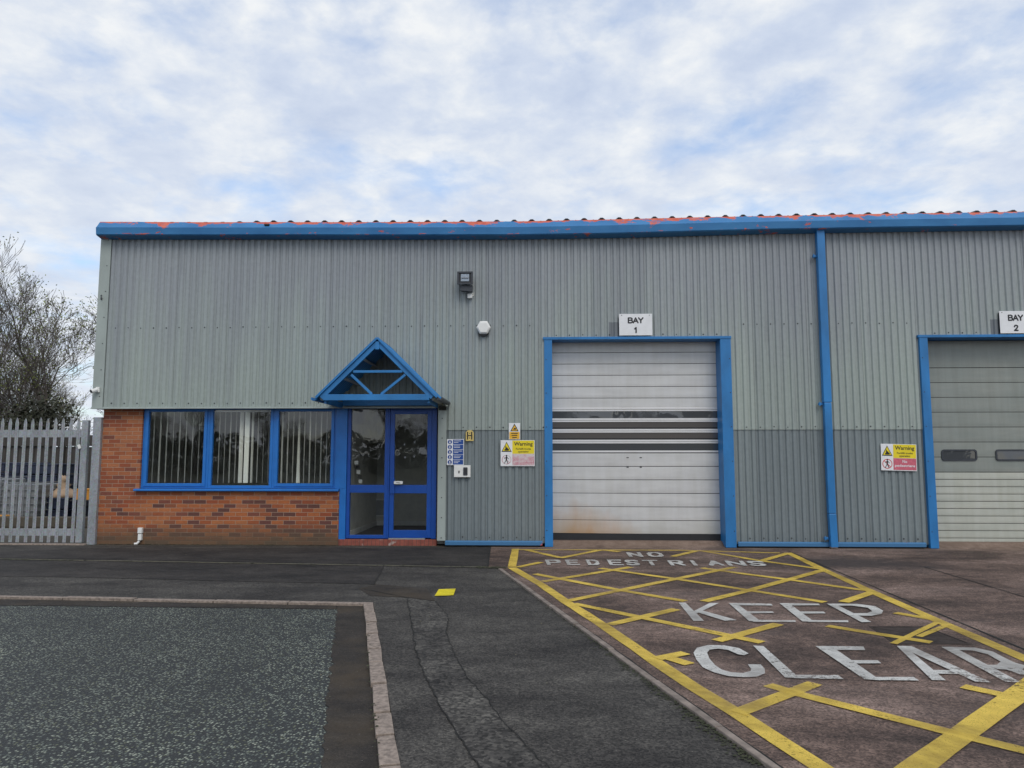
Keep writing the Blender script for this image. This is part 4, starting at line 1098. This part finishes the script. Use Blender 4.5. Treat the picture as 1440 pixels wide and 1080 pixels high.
# ------------------------------------------------------------------ things fixed to the walls
def signplate(name, x0, x1, y0p, y1p, Y, label, cat, back='sign_white', th=.006, group=None):
    X0, Z1 = W(x0, y0p, Y); X1, Z0 = W(x1, y1p, Y)
    t = thing(name, label, cat, ((X0+X1)/2, Y, Z0), group)
    g = MB(); g.box(X0, X1, Y, Y+th, Z0, Z1); g.build('plate', back, t, bevel=.0015)
    if Y < YU-.03:
        for xx in (X0+.02, X1-.05): g = MB(); g.box(xx, xx+.03, Y+th, YU+.03, Z0+.02, Z1-.02); g.build('bracket', 'dark_grey_metal', t)
    return t, X0, X1, Z0, Z1
for (x0, x1, y0, y1, num, lab) in ((870.5, 917.5, 441.5, 471.5, '1', 'white sign reading BAY 1 above the white roller door'), (1405, 1452, 437.5, 468.5, '2', 'white sign reading BAY 2 above the grey green door, cut by the photo edge')):
    t, X0, X1, Z0, Z1 = signplate('bay_sign', x0, x1, y0, y1, YU-.045, lab, 'sign', group='white bay number signs')
    w, h = X1-X0, Z1-Z0; g = MB()
    BG = {'B': [[(0, 0), (0, 1)], [(0, 1), (.65, 1), (.92, .88), (.92, .65), (.65, .53), (0, .53)], [(.65, .53), (1, .38), (1, .14), (.7, 0), (0, 0)]], 'A': [[(0, 0), (.5, 1)], [(.5, 1), (1, 0)], [(.2, .33), (.8, .33)]],
          'Y': [[(0, 1), (.5, .48)], [(1, 1), (.5, .48)], [(.5, .48), (.5, 0)]], '1': [[(.6, 0), (.6, 1)], [(.6, 1), (.25, .75)]], '2': [[(.05, .72), (.2, .95), (.5, 1), (.85, .9), (.92, .68), (.6, .38), (.05, 0)], [(.05, 0), (.95, 0)]]}
    kk = 0
    for ch, ua, ub, va, vb in (('B', .28, .40, .585, .81), ('A', .43, .57, .585, .81), ('Y', .59, .72, .585, .81), (num, .44, .555, .13, .36)):
        for st in BG[ch]:
            P_ = [(X0+w*(ua+(ub-ua)*u_), Z0+h*(va+(vb-va)*v_)) for u_, v_ in st]
            for p_, q2 in zip(P_, P_[1:]):
                tk = .0125
                g.wall(hull([(e[0]+tk*math.cos(k*math.pi/4), e[1]+tk*math.sin(k*math.pi/4)) for e in (p_, q2) for k in range(8)]), YU-.0475-kk*.0001); kk += 1
    g.build('lettering', 'black_paint', t)
    for ux in (.08, .92): g = MB(); screw(g, X0+w*ux, YU-.045, Z1-.025, .006, 0); g.build('screw', 'zinc_screw', t)

def warnsign(x0, x1, y0, y1, lab, faded, rot):
    Y = YU-.012
    t, X0, X1, Z0, Z1 = signplate('warning_sign', x0, x1, y0, y1, Y, lab, 'sign', group='forklift warning signs')
    w, h = X1-X0, Z1-Z0; u = lambda a: X0+w*a; v = lambda a: Z0+h*a
    y = Y-.0015
    g = MB(); g.wall([(u(.345), v(.475)), (u(.985), v(.475)), (u(.985), v(.985)), (u(.345), v(.985))], y); g.build('yellow_panel', 'sign_yellow', t)
    g = MB(); g.wall([(u(.345), v(.03)), (u(.985), v(.03)), (u(.985), v(.465)), (u(.345), v(.465))], y); g.build('pink_panel', 'sign_faded' if faded else 'sign_pink', t)
    g = MB(); text_box(g, 'Warning', u(.395), u(.94), v(.74), v(.93), y-.001, .022); text_box(g, 'Forklift trucks', u(.45), u(.89), v(.63), v(.70), y-.001, .02); text_box(g, 'operating', u(.51), u(.82), v(.50), v(.59), y-.001, .02)
    g.build('lettering', 'black_paint', t); g = MB()
    T = lambda k, yo: [(u(.175)+(a-u(.175))*k, v(.715)+(b_-v(.715))*k) for a, b_ in ((u(.025), v(.55)), (u(.325), v(.55)), (u(.175), v(.94)))]
    g.wall(T(1.0, 0), y)
    fg = [(.12, .60), (.24, .60), (.25, .68), (.22, .66), (.20, .72), (.17, .72), (.16, .78), (.14, .78), (.14, .66), (.11, .64)]
    g.wall([(u(a), v(b_)) for a, b_ in fg], y-.003)
    g.build('triangle_symbol', 'black_paint', t); g = MB()
    g.wall([(u(.175+.022*math.cos(k)), v(.405+.03*math.sin(k))) for k in [i*math.pi/4 for i in range(8)]], y-.003)
    for a, b_, ww in (((.175, .37), (.17, .24), .022), ((.17, .25), (.11, .10), .011), ((.17, .25), (.22, .10), .011), ((.175, .36), (.11, .29), .008), ((.175, .36), (.235, .28), .008)):
        g.bar((u(a[0]), y-.003-ww*.01, v(a[1])), (u(b_[0]), y-.003-ww*.01, v(b_[1])), ww*w*1.6, .0005)
    g.build('walking_figure', 'black_paint', t)
    g = MB(); g.wall(T(.78, 0), y-.0015); g.build('triangle_field', 'sign_yellow', t)
    g = MB(); n = 20; vs = []; ra, rb = w*.14, w*.12
    for k in range(n):
        a = 2*math.pi*k/n; vs += [(u(.175)+ra*math.cos(a), y, v(.25)+ra*math.sin(a)), (u(.175)+rb*math.cos(a), y, v(.25)+rb*math.sin(a))]
    g.add(vs, [(2*k, 2*k+1, (2*k+3) % (2*n), (2*k+2) % (2*n)) for k in range(n)])
    g.bar((u(.175)-ra*.7, y-.0005, v(.25)+ra*.7), (u(.175)+ra*.7, y-.0005, v(.25)-ra*.7), .012, .0004); g.build('red_ring', 'sign_faded' if faded else 'sign_red', t)
    g = MB()
    text_box(g, 'No', u(.60), u(.73), v(.30), v(.40), y-.001, .02); text_box(g, 'pedestrians', u(.385), u(.95), v(.12), v(.24), y-.001, .02)
    g.build('pale_lettering', 'sign_faded_text' if faded else 'sign_white', t)
    if rot:
        t.rotation_euler = (0, R(rot), 0)
mf, ntf, bf, of = newmat('sign_faded')
L(ntf, ramp(ntf, noise(ntf, pos(ntf), 9, 6, .7, .4), [(.38, (.66, .60, .60)), (.52, (.62, .40, .43)), (.66, (.56, .20, .26))]), bf.inputs['Base Color']); M['sign_faded'] = mf
plain('sign_faded_text', (.68, .56, .57), .5)
warnsign(704, 752, 619, 655.5, 'sun faded forklift warning sign beside the white roller door, its lower panel washed pink', True, 0)
warnsign(1237.5, 1289.5, 624.5, 662, 'forklift warning sign with a clear red panel, between the downpipe and the grey door', False, 1.5)
# small yellow caution sign
t, X0, X1, Z0, Z1 = signplate('caution_sign', 715.5, 731.5, 595, 618, YU-.010, 'small yellow caution sign with a triangle, directly above the faded warning sign', 'sign')
w, h = X1-X0, Z1-Z0; y = YU-.0115
g = MB(); g.wall([(X0+w*.05, Z0+h*.03), (X1-w*.05, Z0+h*.03), (X1-w*.05, Z0+h*.46), (X0+w*.05, Z0+h*.46)], y); g.build('orange_panel', 'sign_orange', t)
g = MB(); g.wall([(X0+w*.13, Z0+h*.50), (X0+w*.87, Z0+h*.50), (X0+w*.5, Z0+h*.97)], y)
for k in range(3): g.bar((X0+w*(.2+.05*k), y-.002, Z0+h*(.38-.13*k)), (X0+w*(.8-.05*k), y-.002, Z0+h*(.38-.13*k)), h*.05, .0005)
g.wall([(X0+w*.38, Z0+h*.60), (X0+w*.62, Z0+h*.60), (X0+w*.64, Z0+h*.68), (X0+w*.5, Z0+h*.72)], y-.003)
g.build('lettering', 'black_paint', t)
g = MB(); g.wall([(X0+w*.24, Z0+h*.545), (X0+w*.76, Z0+h*.545), (X0+w*.5, Z0+h*.87)], y-.0015); g.build('triangle_field', 'sign_orange', t)
# hydrant plate
X0, Z1 = W(655, 605, YU-.02); X1, Z0 = W(666, 620, YU-.02); w, h = X1-X0, Z1-Z0
t = thing('hydrant_plate', 'small cream yellow fire hydrant plate with a black H', 'sign', ((X0+X1)/2, YU-.02, Z0))
g = MB(); g.prism([(X0, Z0), (X1, Z0), (X1, Z1-h*.2), (X1-w*.25, Z1), (X0+w*.25, Z1), (X0, Z1-h*.2)], 'y', YU-.02, YU-.004); g.build('plate', 'plate_cream', t, bevel=.002)
g = MB(); yy = YU-.0215
for a in (.24, .76): g.wall([(X0+w*(a-.08), Z0+h*.12), (X0+w*(a+.08), Z0+h*.12), (X0+w*(a+.08), Z0+h*.85), (X0+w*(a-.08), Z0+h*.85)], yy)
g.wall([(X0+w*.32, Z0+h*.45), (X0+w*.68, Z0+h*.45), (X0+w*.68, Z0+h*.55), (X0+w*.32, Z0+h*.55)], yy)
for a in (.27, .70): g.wall([(X0+w*.46, Z0+h*(a-.05)), (X0+w*.54, Z0+h*(a-.05)), (X0+w*.54, Z0+h*(a+.05)), (X0+w*.46, Z0+h*(a+.05))], yy)
g.build('lettering', 'black_paint', t)
# blue mandatory sign
t, X0, X1, Z0, Z1 = signplate('safety_sign', 628.5, 652, 617.5, 654, YU-.010, 'tall blue and white safety wear sign with five round symbols by the entrance', 'sign')
w, h = X1-X0, Z1-Z0; y = YU-.0115
for k in range(5):
    g = MB(); g.wall([(X0+w*.36, Z0+h*(.02+.195*k)), (X1-w*.03, Z0+h*(.02+.195*k)), (X1-w*.03, Z0+h*(.20+.195*k)), (X0+w*.36, Z0+h*(.20+.195*k))], y); g.build('blue_panel', 'sign_blue', t)
    cx2, cz2, rr = X0+w*.18, Z0+h*(.11+.195*k), h*.083
    g = MB(); g.wall([(cx2+rr*math.cos(a), cz2+rr*math.sin(a)) for a in [i*math.pi/8 for i in range(16)]], y); sy = g.build('symbol', 'sign_blue', t)
    g = MB(); g.wall([(cx2+rr*.28*math.cos(a), cz2+rr*(.3+.02*k)+rr*.28*math.sin(a)) for a in [i*math.pi/4 for i in range(8)]], y-.0012)
    g.wall([(cx2-rr*.5, cz2-rr*.6), (cx2+rr*(.5-.15*(k % 2)), cz2-rr*.6), (cx2+rr*.2, cz2-rr*.1), (cx2-rr*.2, cz2-rr*.1)], y-.0014); g.build('figure', 'sign_white', sy)
    g = MB()
    for j, ln2 in enumerate((.36+.06*(k % 3), .26+.1*(k % 2))):
        z = Z0+h*(.15-.06*j+.195*k); g.wall([(X0+w*.42, z-h*.009), (X0+w*(.42+ln2), z-h*.009), (X0+w*(.42+ln2), z+h*.009), (X0+w*.42, z+h*.009)], y-.0012)
    g.build('wording', 'sign_white', t)
# entry panel
X0, Z1 = W(638.5, 654.3, YU-.04); X1, Z0 = W(661.5, 671, YU-.04); w, h = X1-X0, Z1-Z0
t = thing('entry_panel', 'white wall panel with a dark intercom, below the blue safety sign', 'intercom', ((X0+X1)/2, YU-.04, Z0))
g = MB(); g.box(X0, X1, YU-.045, YU-.002, Z0, Z1); g.build('backplate', 'white_plastic', t, bevel=.004)
g = MB(); g.prism(rrect(X0+w*.57, X0+w*.83, Z0+h*.17, Z0+h*.83, .012), 'y', YU-.062, YU-.046); it = g.build('intercom', 'dark_grey_metal', t, bevel=.003)
g = MB(); g.prism(rrect(X0+w*.62, X0+w*.78, Z0+h*.3, Z0+h*.7, .008), 'y', YU-.065, YU-.0625); g.build('speaker_grille', 'dark_lens', it)
g = MB(); g.tube([((X0+w*.31), YU-.046, Z0+h*.5), (X0+w*.31, YU-.06, Z0+h*.5)], .011, 10); g.box(X0+w*.27, X0+w*.34, YU-.05, YU-.0455, Z0+h*.33, Z0+h*.46); g.build('key_switch', 'black_paint', t)
# floodlight
X0, Z1 = W(643, 382, YU-.2); X1, Z0 = W(665, 400, YU-.2); w, h = X1-X0, Z1-Z0
t = thing('floodlight', 'black square floodlight high on the grey wall', 'floodlight', ((X0+X1)/2, YU-.1, Z0-.15))
g = MB(); frame(g, X0, X1, Z0, Z1, .035, YU-.22, YU-.19, tb=.03); g.prism([(X0+.02, Z0+.03), (X1-.02, Z0+.03), (X1-.02, Z1-.02), (X0+.02, Z1-.02)], 'y', YU-.189, YU-.08); fl = g.build('housing', 'dark_grey_metal', t, bevel=.005)
g = MB(); g.box(X0+.036, X1-.036, YU-.20, YU-.1895, Z0+.031, Z1-.036); g.build('dark_reflector', 'black_paint', fl)
g = MB(); g.box(X0+w*.24, X1-w*.24, YU-.212, YU-.201, Z0+h*.24, Z1-h*.2); g.tube([(X0+w*.28, YU-.216, Z0+h*.5), (X1-w*.28, YU-.216, Z0+h*.5)], .012, 8); g.build('lamp', 'lens_glass', fl)
g = MB(); g.prism([(X0+w*.15, Z0-.004), (X1-w*.03, Z0-.004), (X1-w*.06, Z0-.125), (X0+w*.22, Z0-.11)], 'y', YU-.17, YU-.06); g.bar(((X0+X1)/2, YU-.08, Z0+.1), ((X0+X1)/2, YU+.02, Z0+.02), .04, .04); g.build('control_box', 'dark_grey_metal', t, bevel=.006)
X, Z = W(661, 416, YU-.05); g = MB(); g.box(X-.045, X+.04, YU-.08, YU+.0, Z-.045, Z+.035); g.tube([(X+.02, YU-.03, Z+.03), (X+.075, YU-.03, Z+.06), (X+.07, YU-.03, Z+.02), (X+.035, YU-.03, Z)], .008, 6); g.tube([(X, YU-.05, Z+.03), (X-.01, YU-.06, Z+.1)], .007, 6); g.build('junction_box', 'white_plastic', t, bevel=.008)
# alarm bell box
cx2, cz2 = W(680, 460.5, YU-.07)
t = thing('alarm_box', 'white hexagonal alarm bell box on the grey wall', 'alarm', (cx2, YU-.05, cz2-.13))
hexp = lambda r_, dz=0: [(cx2+r_*math.cos(R(60*k))*1.0, cz2+dz+r_*math.sin(R(60*k))*1.02) for k in range(6)]
g = MB(); ho = hexp(.135); hi = hexp(.105); vs = [(p[0], YU-.02, p[1]) for p in ho]+[(p[0], YU-.075, p[1]) for p in ho]+[(p[0], YU-.10, p[1]) for p in hi]
g.add(vs, [tuple(range(6)), tuple(range(17, 11, -1))]+[(i, (i+1) % 6, (i+1) % 6+6, i+6) for i in range(6)]+[(i+6, (i+1) % 6+6, (i+1) % 6+12, i+12) for i in range(6)]); g.build('cover', 'white_plastic', t, bevel=.008)
g = MB(); g.prism([(cx2-.10, cz2-.10), (cx2+.10, cz2-.10), (cx2+.05, cz2-.16), (cx2-.05, cz2-.16)], 'y', YU-.06, YU-.005); g.build('strobe_lens', 'black_paint', t, bevel=.01)
# little wall sensor/camera on the corner
X, Z = W(134, 548, YU-.06)
t = thing('security_camera', 'tiny white camera on the left corner of the building', 'camera', (X, YU-.06, Z-.05))
g = MB(); g.box(X+.0, X+.07, YU-.06, YU-.021, Z-.05, Z+.05); g.build('mount', 'white_plastic', t, bevel=.008)
g = MB(); g.tube([(X+.03, YU-.061, Z), (X-.02, YU-.15, Z-.04)], .038, 10); g.build('body', 'white_plastic', t, bevel=.004)
g = MB(); g.tube([(X-.021, YU-.152, Z-.041), (X-.024, YU-.158, Z-.043)], .028, 10); g.build('lens', 'dark_lens', t)
# cable plate stain/bracket on the corner flashing
X, Z = W(144, 417, YU-.03); g = MB(); g.tube([(X-.02, YU-.021, Z+.03), (X-.02, YU-.05, Z+.02), (X+.0, YU-.05, Z-.05)], .008, 6); g.box(X-.035, X-.005, YU-.03, YU-.0205, Z-.06, Z-.02)
tag(g.build('cable_bracket', 'dark_grey_metal'), 'small dark bracket stub high on the corner flashing', 'bracket')
# white waste pipe on the brick
X, Z = W(197.5, 742, -.04)
t = thing('waste_pipe', 'short white drain fitting low on the brick wall', 'pipe', (X, -.05, 0))
zA_ = WZ(197, 742, -.04); zB_ = WZ(197, 750.5, -.04); zC_ = WZ(197, 760, -.04)
g = MB(); g.box(X-.04, X+.04, -.07, -.001, zB_+.004, zA_); g.box(X-.034, X+.034, -.064, -.001, zC_, zB_-.006); g.build('socket', 'white_plastic', t, bevel=.01)
g = MB(); g.tube([(X-.01, -.035, zC_-.01), (X-.05, -.05, zC_-.06), (X-.09, -.07, .02)], .022, 10); g.build('spout', 'white_plastic', t)

# ------------------------------------------------------------------ gate
gx1 = WX(121.5, 680, 0)
gate = thing('palisade_gate', 'galvanised steel palisade gate left of the brick wall', 'gate', (gx1-1.5, 0, 0))
zt_ = WZ(60, 588, 0); zbm = WZ(60, 769.5, 0)
xp0 = WX(107.5, 680, 0)
for k in range(17):
    X = xp0-k*.1475+random.uniform(-.004, .004); j = random.uniform(-.01, .01); tz = R(random.uniform(-.4, .4))
    g = MB(); w = .033; zz0 = max(zbm, .035)+random.uniform(0, .006); zt2 = zt_+j
    outl = [(-w, .012), (-w*.55, 0), (0, .016), (w*.55, 0), (w, .012)]
    vs = []
    for z, s2 in ((zz0, 1), (zt2-.11, 1), (zt2-.035, .62), (zt2, .10)):
        for (x, y) in outl: vs.append((X+x*s2+math.sin(tz)*(z-1), -.05+y, z))
    vs += [(v[0], v[1]+.003, v[2]) for v in vs]; n = 5; fs = []
    for a in range(3):
        for b2 in range(4):
            i = a*5+b2; fs.append((i, i+1, i+6, i+5)); fs.append((20+i, 20+i+5, 20+i+6, 20+i+1))
    for a in range(3): fs += [(a*5, a*5+5, 25+a*5, 20+a*5), (a*5+4, 24+a*5, 29+a*5, a*5+9)]
    fs += [(i, 20+i, 21+i, i+1) for i in range(4)]+[(15+i, 16+i, 36+i, 35+i) for i in range(4)]
    g.add(vs, fs); 
    for z in (WZ(60, 610, 0), WZ(60, 748, 0)): screw(g, X, -.037, z, .008, 0)
    g.build('pale', 'galv', gate)
for yp0, yp1 in ((604.5, 615), (743.5, 753)):
    g = MB(); z1_, z0_ = WZ(60, yp0, 0), WZ(60, yp1, 0)
    g.box(WX(-95, 680), gx1-.125, -.032, -.026, z0_, z1_); g.box(WX(-95, 680), gx1-.125, -.026, .02, z1_-.006, z1_) ; g.build('rail', 'galv', gate)
g = MB(); g.box(gx1-.122, gx1, -.05, .03, .035, WZ(115, 591)); g.build('stile', 'galv', gate, bevel=.004)
X, Z = W(111, 628, -.06); g = MB(); g.prism([(X-.03, Z+.03), (X+.02, Z+.04), (X+.045, Z-.03), (X-.0, Z-.05)], 'y', -.075, -.056); g.build('latch', 'white_plastic', gate, bevel=.004)
g = MB(); x0, x1 = WX(124.5, 770, -.03), WX(136.5, 770, -.03); sh = WX(137.8, 590, -.03)-WX(137.8, 770, -.03)
x0, x1 = WX(127, 690, -.03), WX(138.2, 690, -.03)
g.box(x0, x1, -.06, .05, 0, WZ(130, 587)); tag(g.build('gate_post', 'galv', bevel=.004), 'wide galvanised post between the palisade gate and the brick wall', 'post')

# ------------------------------------------------------------------ things in the yard behind
def at(px, Y): return WX(px, 700, Y)
# dark boarded fence
fn = thing('boarded_fence', 'dark timber fence across the yard behind the gate', 'fence', (at(40, 9.5), 9.5, 0))
g = MB(); x = at(-220, 9.5)
while x < at(135, 9.5)+1.0:
    wdt = random.uniform(.12, .15); g.box(x, x+wdt-.006, 9.5+random.uniform(0, .02), 9.54, 0.05, WZ(60, 628, 9.5)+random.uniform(-.02, .02)); x += wdt
g.build('boards', 'timber_dark', fn)
g = MB(); g.box(at(-220, 9.5), at(135, 9.5)+1.0, 9.44, 9.58, WZ(60, 628, 9.5)+.02, WZ(60, 612, 9.5)); g.build('capping', 'timber_dark', fn)
for i in range(8):
    x = at(-200, 9.5)+i*2.2; g = MB(); g.box(x, x+.12, 9.38, 9.49, 0, WZ(60, 612, 9.5)); g.build('post', 'timber_dark', fn)
# low concrete kerb wall
g = MB(); g.box(-30, at(139, 3.2)+.4, 3.2, 3.4, 0, .24); tag(g.build('low_wall', 'yard_concrete', bevel=.02), 'low concrete plinth wall just inside the gate', 'wall')
def tote(x, y, w, h, lab):
    t = thing('caged_tank', lab, 'tank', (x, y, 0), 'caged liquid tanks in the yard')
    g = MB(); g.box(x-w/2+.03, x+w/2-.03, y-w/2+.03, y+w/2-.03, .14, h-.04); g.build('bottle', 'clear_tote', t, bevel=.06)
    g = MB(); 
    for k in range(6):
        z = .15+(h-.15)*k/5; g.box(x-w/2, x+w/2, y-w/2-.01, y-w/2+.01, z-.012, z+.012); g.box(x-w/2-.01, x-w/2+.01, y-w/2+.011, y+w/2, z-.012, z+.012); g.box(x+w/2-.01, x+w/2+.01, y-w/2+.011, y+w/2, z-.012, z+.012)
    for k in range(7): xx = x-w/2+w*k/6; g.box(xx-.01, xx+.01, y-w/2-.025, y-w/2-.012, .14, h)
    g.build('cage', 'grey_plastic', t)
    g = MB(); g.box(x-w/2, x+w/2, y-w/2, y+w/2, .10, .13)
    for k in (-1, 0, 1): g.box(x+k*(w/2-.06)-.05, x+k*(w/2-.06)+.05, y-w/2, y+w/2, 0, .099)
    g.build('pallet', 'timber_dark', t)
    g = MB(); g.tube([(x, y, h-.04), (x, y, h+.02)], .09, 12); g.build('cap', 'black_paint', t)
tote(at(44, 4.6), 4.6, 1.0, 1.0, 'pale caged liquid tank behind the middle of the gate')
tote(at(-6, 4.6), 4.6, 1.0, 1.12, 'caged liquid tank behind the gate, at the far left edge')
def stack(x, y, n, lab, m='navy_plastic', w=1.1):
    t = thing('crate_stack', lab, 'crate', (x, y, 0), 'dark crates stacked in the yard')
    z = 0
    for k in range(n):
        h = random.uniform(.26, .34); g = MB(); g.box(x-w/2, x+w/2, y-.5, y+.5, z+.02, z+h-.05); g.box(x-w/2-.02, x+w/2+.02, y-.52, y+.52, z+h-.048, z+h-.01)
        for q_ in range(5): g.box(x-w/2+.08+q_*w/5, x-w/2+.11+q_*w/5, y-.515, y-.501, z+.04, z+h-.06)
        g.build('crate', m, t, bevel=.01); z += h
for i, (px, y, n, lab) in enumerate(((22, 6.0, 5, 'tall stack of navy crates behind the gate, left of the caged tank'), (66, 5.8, 5, 'tall stack of navy crates behind the gate, right of the caged tank'), (100, 5.2, 2, 'low stack of dark crates by the gate post end of the yard'), (82, 5.0, 2, 'low stack of dark crates under the tan tarpaulin'))):
    stack(at(px, y), y, n, lab)
# tan canvas heap on the crates
g = MB(); cxh, cyh = at(86, 4.9), 4.9; n = 18; vs = []; fs = []
prof = [(.50, .58), (.54, .66), (.38, .74), (.30, .78), (.17, .84), (.22, .92), (.12, .98), (.17, 1.04), (.13, 1.11), (.05, 1.15)]
for i, (r_, z) in enumerate(prof):
    for k in range(n):
        a = 2*math.pi*k/n; rr = r_*(1+random.uniform(-.10, .10)); vs.append((cxh+rr*math.cos(a)*(1.0 if math.cos(a) > 0 else .45), cyh+rr*math.sin(a)*.7, z+random.uniform(-.02, .02)))
for i in range(len(prof)-1):
    for k in range(n): fs.append((i*n+k, i*n+(k+1) % n, (i+1)*n+(k+1) % n, (i+1)*n+k))
fs += [tuple(range(n)), tuple((len(prof)-1)*n+k for k in range(n))]
g.add(vs, fs); tag(g.build('tarpaulin', 'tan_canvas', smooth=True), 'crumpled tan tarpaulin heaped on low crates behind the gate', 'tarpaulin')
for px, py, y, lab in ((121.5, 695, 4.5, 'orange yellow box seen between the gate and its post'), (2, 733, 3.6, 'orange box low behind the far left pales')):
    X, Z = W(px, py, y); g = MB(); g.box(X-.17, X+.17, y-.15, y+.15, Z-.13, Z+.10); g.box(X-.18, X+.18, y-.16, y+.16, Z+.102, Z+.14); g.box(X-.05, X+.05, y-.17, y-.1505, Z-.04, Z+.04, 1)
    if px > 100: 
        for k in (-1, 1): g.box(X+k*.2-.03, X+k*.2+.03, y-.1, y+.1, 0.0, Z-.13, 1)
        g.box(X-.3, X+.3, y-.2, y+.2, Z-.16, Z-.131, 1)
    else: g.box(X-.2, X+.2, y-.2, y+.2, 0.0, Z-.131, 1)
    tag(g.build('tool_box', ['orange_paint', 'black_paint'], bevel=.006), lab, 'box')

# ------------------------------------------------------------------ trees
def make_tree(name, seed, height, spread, dens, leaf, leafm, barkm='bark', label='', group=None, lean=0.0, low=.12, forks=3):
    rnd = random.Random(seed); tr_ = MB(); tw = MB(); lf = MB()
    def leafy(p, n, s):
        for _ in range(n):
            c = Vector(p)+Vector((rnd.gauss(0, s), rnd.gauss(0, s), rnd.gauss(0, s))); r_ = rnd.uniform(.018, .045)
            a = Vector((rnd.uniform(-1, 1), rnd.uniform(-1, 1), rnd.uniform(-1, 1))).normalized(); b2 = a.orthogonal().normalized()
            lf.add([c-a*r_, c+b2*r_*.6, c+a*r_, c-b2*r_*.6], [(0, 1, 2, 3)])
    def grow(p, d, ln, r_, lev):
        n = 4 if lev < 2 else 3; pts = [Vector(p)]; rs = [r_]; dd = Vector(d)
        for i in range(n):
            dd = (dd+Vector((rnd.gauss(0, .14), rnd.gauss(0, .14), rnd.gauss(.04, .09)))).normalized()
            pts.append(pts[-1]+dd*ln/n); rs.append(max(r_*(1-.55*(i+1)/n), .0055))
        (tr_ if lev < 2 else tw).tube(pts, rs, 6 if lev < 2 else 3, cap=False)
        if lev >= 5 or ln < .28:
            if rnd.random() < leaf: leafy(pts[-1], rnd.randint(2, 5), .10)
            return
        k = rnd.randint(*dens[min(lev, len(dens)-1)])
        for j in range(k):
            t = rnd.uniform(.22 if lev else low*2, 1.0); i = min(int(t*n), n-1); q_ = pts[i].lerp(pts[i+1], t*n-i)
            az = rnd.uniform(0, 2*math.pi); ud = (pts[i+1]-pts[i]).normalized(); s2 = ud.orthogonal().normalized(); s3 = ud.cross(s2)
            sp_ = rnd.uniform(.45, .95)*spread
            nd = (ud*math.cos(sp_)+(s2*math.cos(az)+s3*math.sin(az))*math.sin(sp_)+Vector((0, 0, .22))).normalized()
            grow(q_, nd, ln*rnd.uniform(.50, .74)*(1.1-.35*t if lev == 0 else 1), rs[i]*.55*(1.1-.35*t), lev+1)
        # leader
        grow(pts[-1], dd, ln*.55, rs[-1]*.95, lev+1)
    grow((0, 0, -.1), (lean, 0, 1), height*.55, height*.016, 0)
    t = thing(name, label, 'tree', (0, 0, 0), group)
    tr_.build('trunk', barkm, t); c = tw.build('crown', barkm, t)
    if lf.v: lf.build('foliage', leafm, c)
    return t
D1 = [(6, 7), (6, 7), (6, 7), (5, 6), (3, 4)]
tgroup = 'bare trees beyond the yard'
T1 = make_tree('bare_tree', 11, 9.0, .62, [(6, 7), (5, 6), (3, 4), (2, 3), (2, 2)], .04, 'bud_leaf', 'bark', 'tallest bare tree, its thin top standing alone at the photo edge', tgroup)
T2 = make_tree('budding_tree', 23, 7.6, .95, [(7, 8), (5, 6), (3, 4), (2, 3), (2, 2)], .48, 'bud_leaf', 'bark', 'broad tree with green buds nearest the building corner', tgroup, .12)
T3 = make_tree('budding_tree', 37, 6.8, 1.0, [(7, 8), (5, 6), (3, 4), (3, 3), (2, 2)], .2, 'bud_leaf', 'bark_pale', 'lower spreading tree with sparse green buds between the two taller trees', tgroup)
def place(t, px, Y, rot, s=1.0): t.location = (WX(px, 600, Y), Y, 0); t.rotation_euler = (0, 0, R(rot)); t.scale = (s, s, s)
place(T1, 9, 14.5, 20, 1.03); place(T2, 98, 16.0, 200, 1.26); place(T3, 52, 17.5, 90, .86)
extra = [(T2, -32, 17.0, 75, .95, 'budding tree mostly cut off by the left photo edge'), (T2, 146, 19.0, 20, 1.36, 'budding tree half hidden behind the building corner')]
for src, px, Y, rot, s, lab in extra:
    c = copy_tree(src); c['label'] = lab; place(c, px, Y, rot, s)
# opposite the building, behind the photographer: seen in the window glass
for i in range(15):
    c = copy_tree((T1, T2, T3)[i % 3]); c.location = (-52+i*5.6+random.uniform(-1.5, 1.5), -64+random.uniform(-5, 5), 0); c.rotation_euler = (0, 0, random.uniform(0, 6)); s = random.uniform(.7, 1.1); c.scale = (s, s, s)
    c['label'] = 'bare tree of the row mirrored in the window glass'; c['group'] = 'trees reflected in the windows'
def hedge(name, x0, x1, y, h, n, lab, seed, dep=2.0, r_=(.05, .12)):
    rnd = random.Random(seed); g = MB()
    for _ in range(n):
        x = rnd.uniform(x0, x1); top = h*(.72+.28*math.sin(x*1.3+seed)*math.sin(x*.47)+rnd.uniform(-.12, .12)); z = top*(1-rnd.random()**1.6*1.0)
        c = Vector((x, y+rnd.uniform(-dep/2, dep/2), max(z, .05))); a = Vector((rnd.uniform(-1, 1), rnd.uniform(-1, 1), rnd.uniform(-1, 1))).normalized(); b2 = a.orthogonal().normalized(); q_ = rnd.uniform(*r_)
        g.add([c-a*q_, c+b2*q_*.7, c+a*q_, c-b2*q_*.7], [(0, 1, 2, 3)])
    tag(g.build(name, 'hedge_leaf'), lab, 'thicket', kind='stuff')
hedge('thicket', at(-140, 12), at(66, 12), 12.5, 3.7, 13000, 'dark tangled undergrowth behind the timber fence', 3, 2.2, (.03, .08))
hedge('thicket', -75, 45, -66, 5.0, 16000, 'dark hedge line mirrored low in the window glass', 5, 4, (.15, .4))

# ------------------------------------------------------------------ render settings
vs_ = scene.view_settings; vs_.view_transform = 'Standard'; vs_.look = 'None'; vs_.exposure = 0.12; vs_.gamma = 1; vs_.use_curve_mapping = False
scene.cycles.max_bounces = 8; scene.cycles.transparent_max_bounces = 12
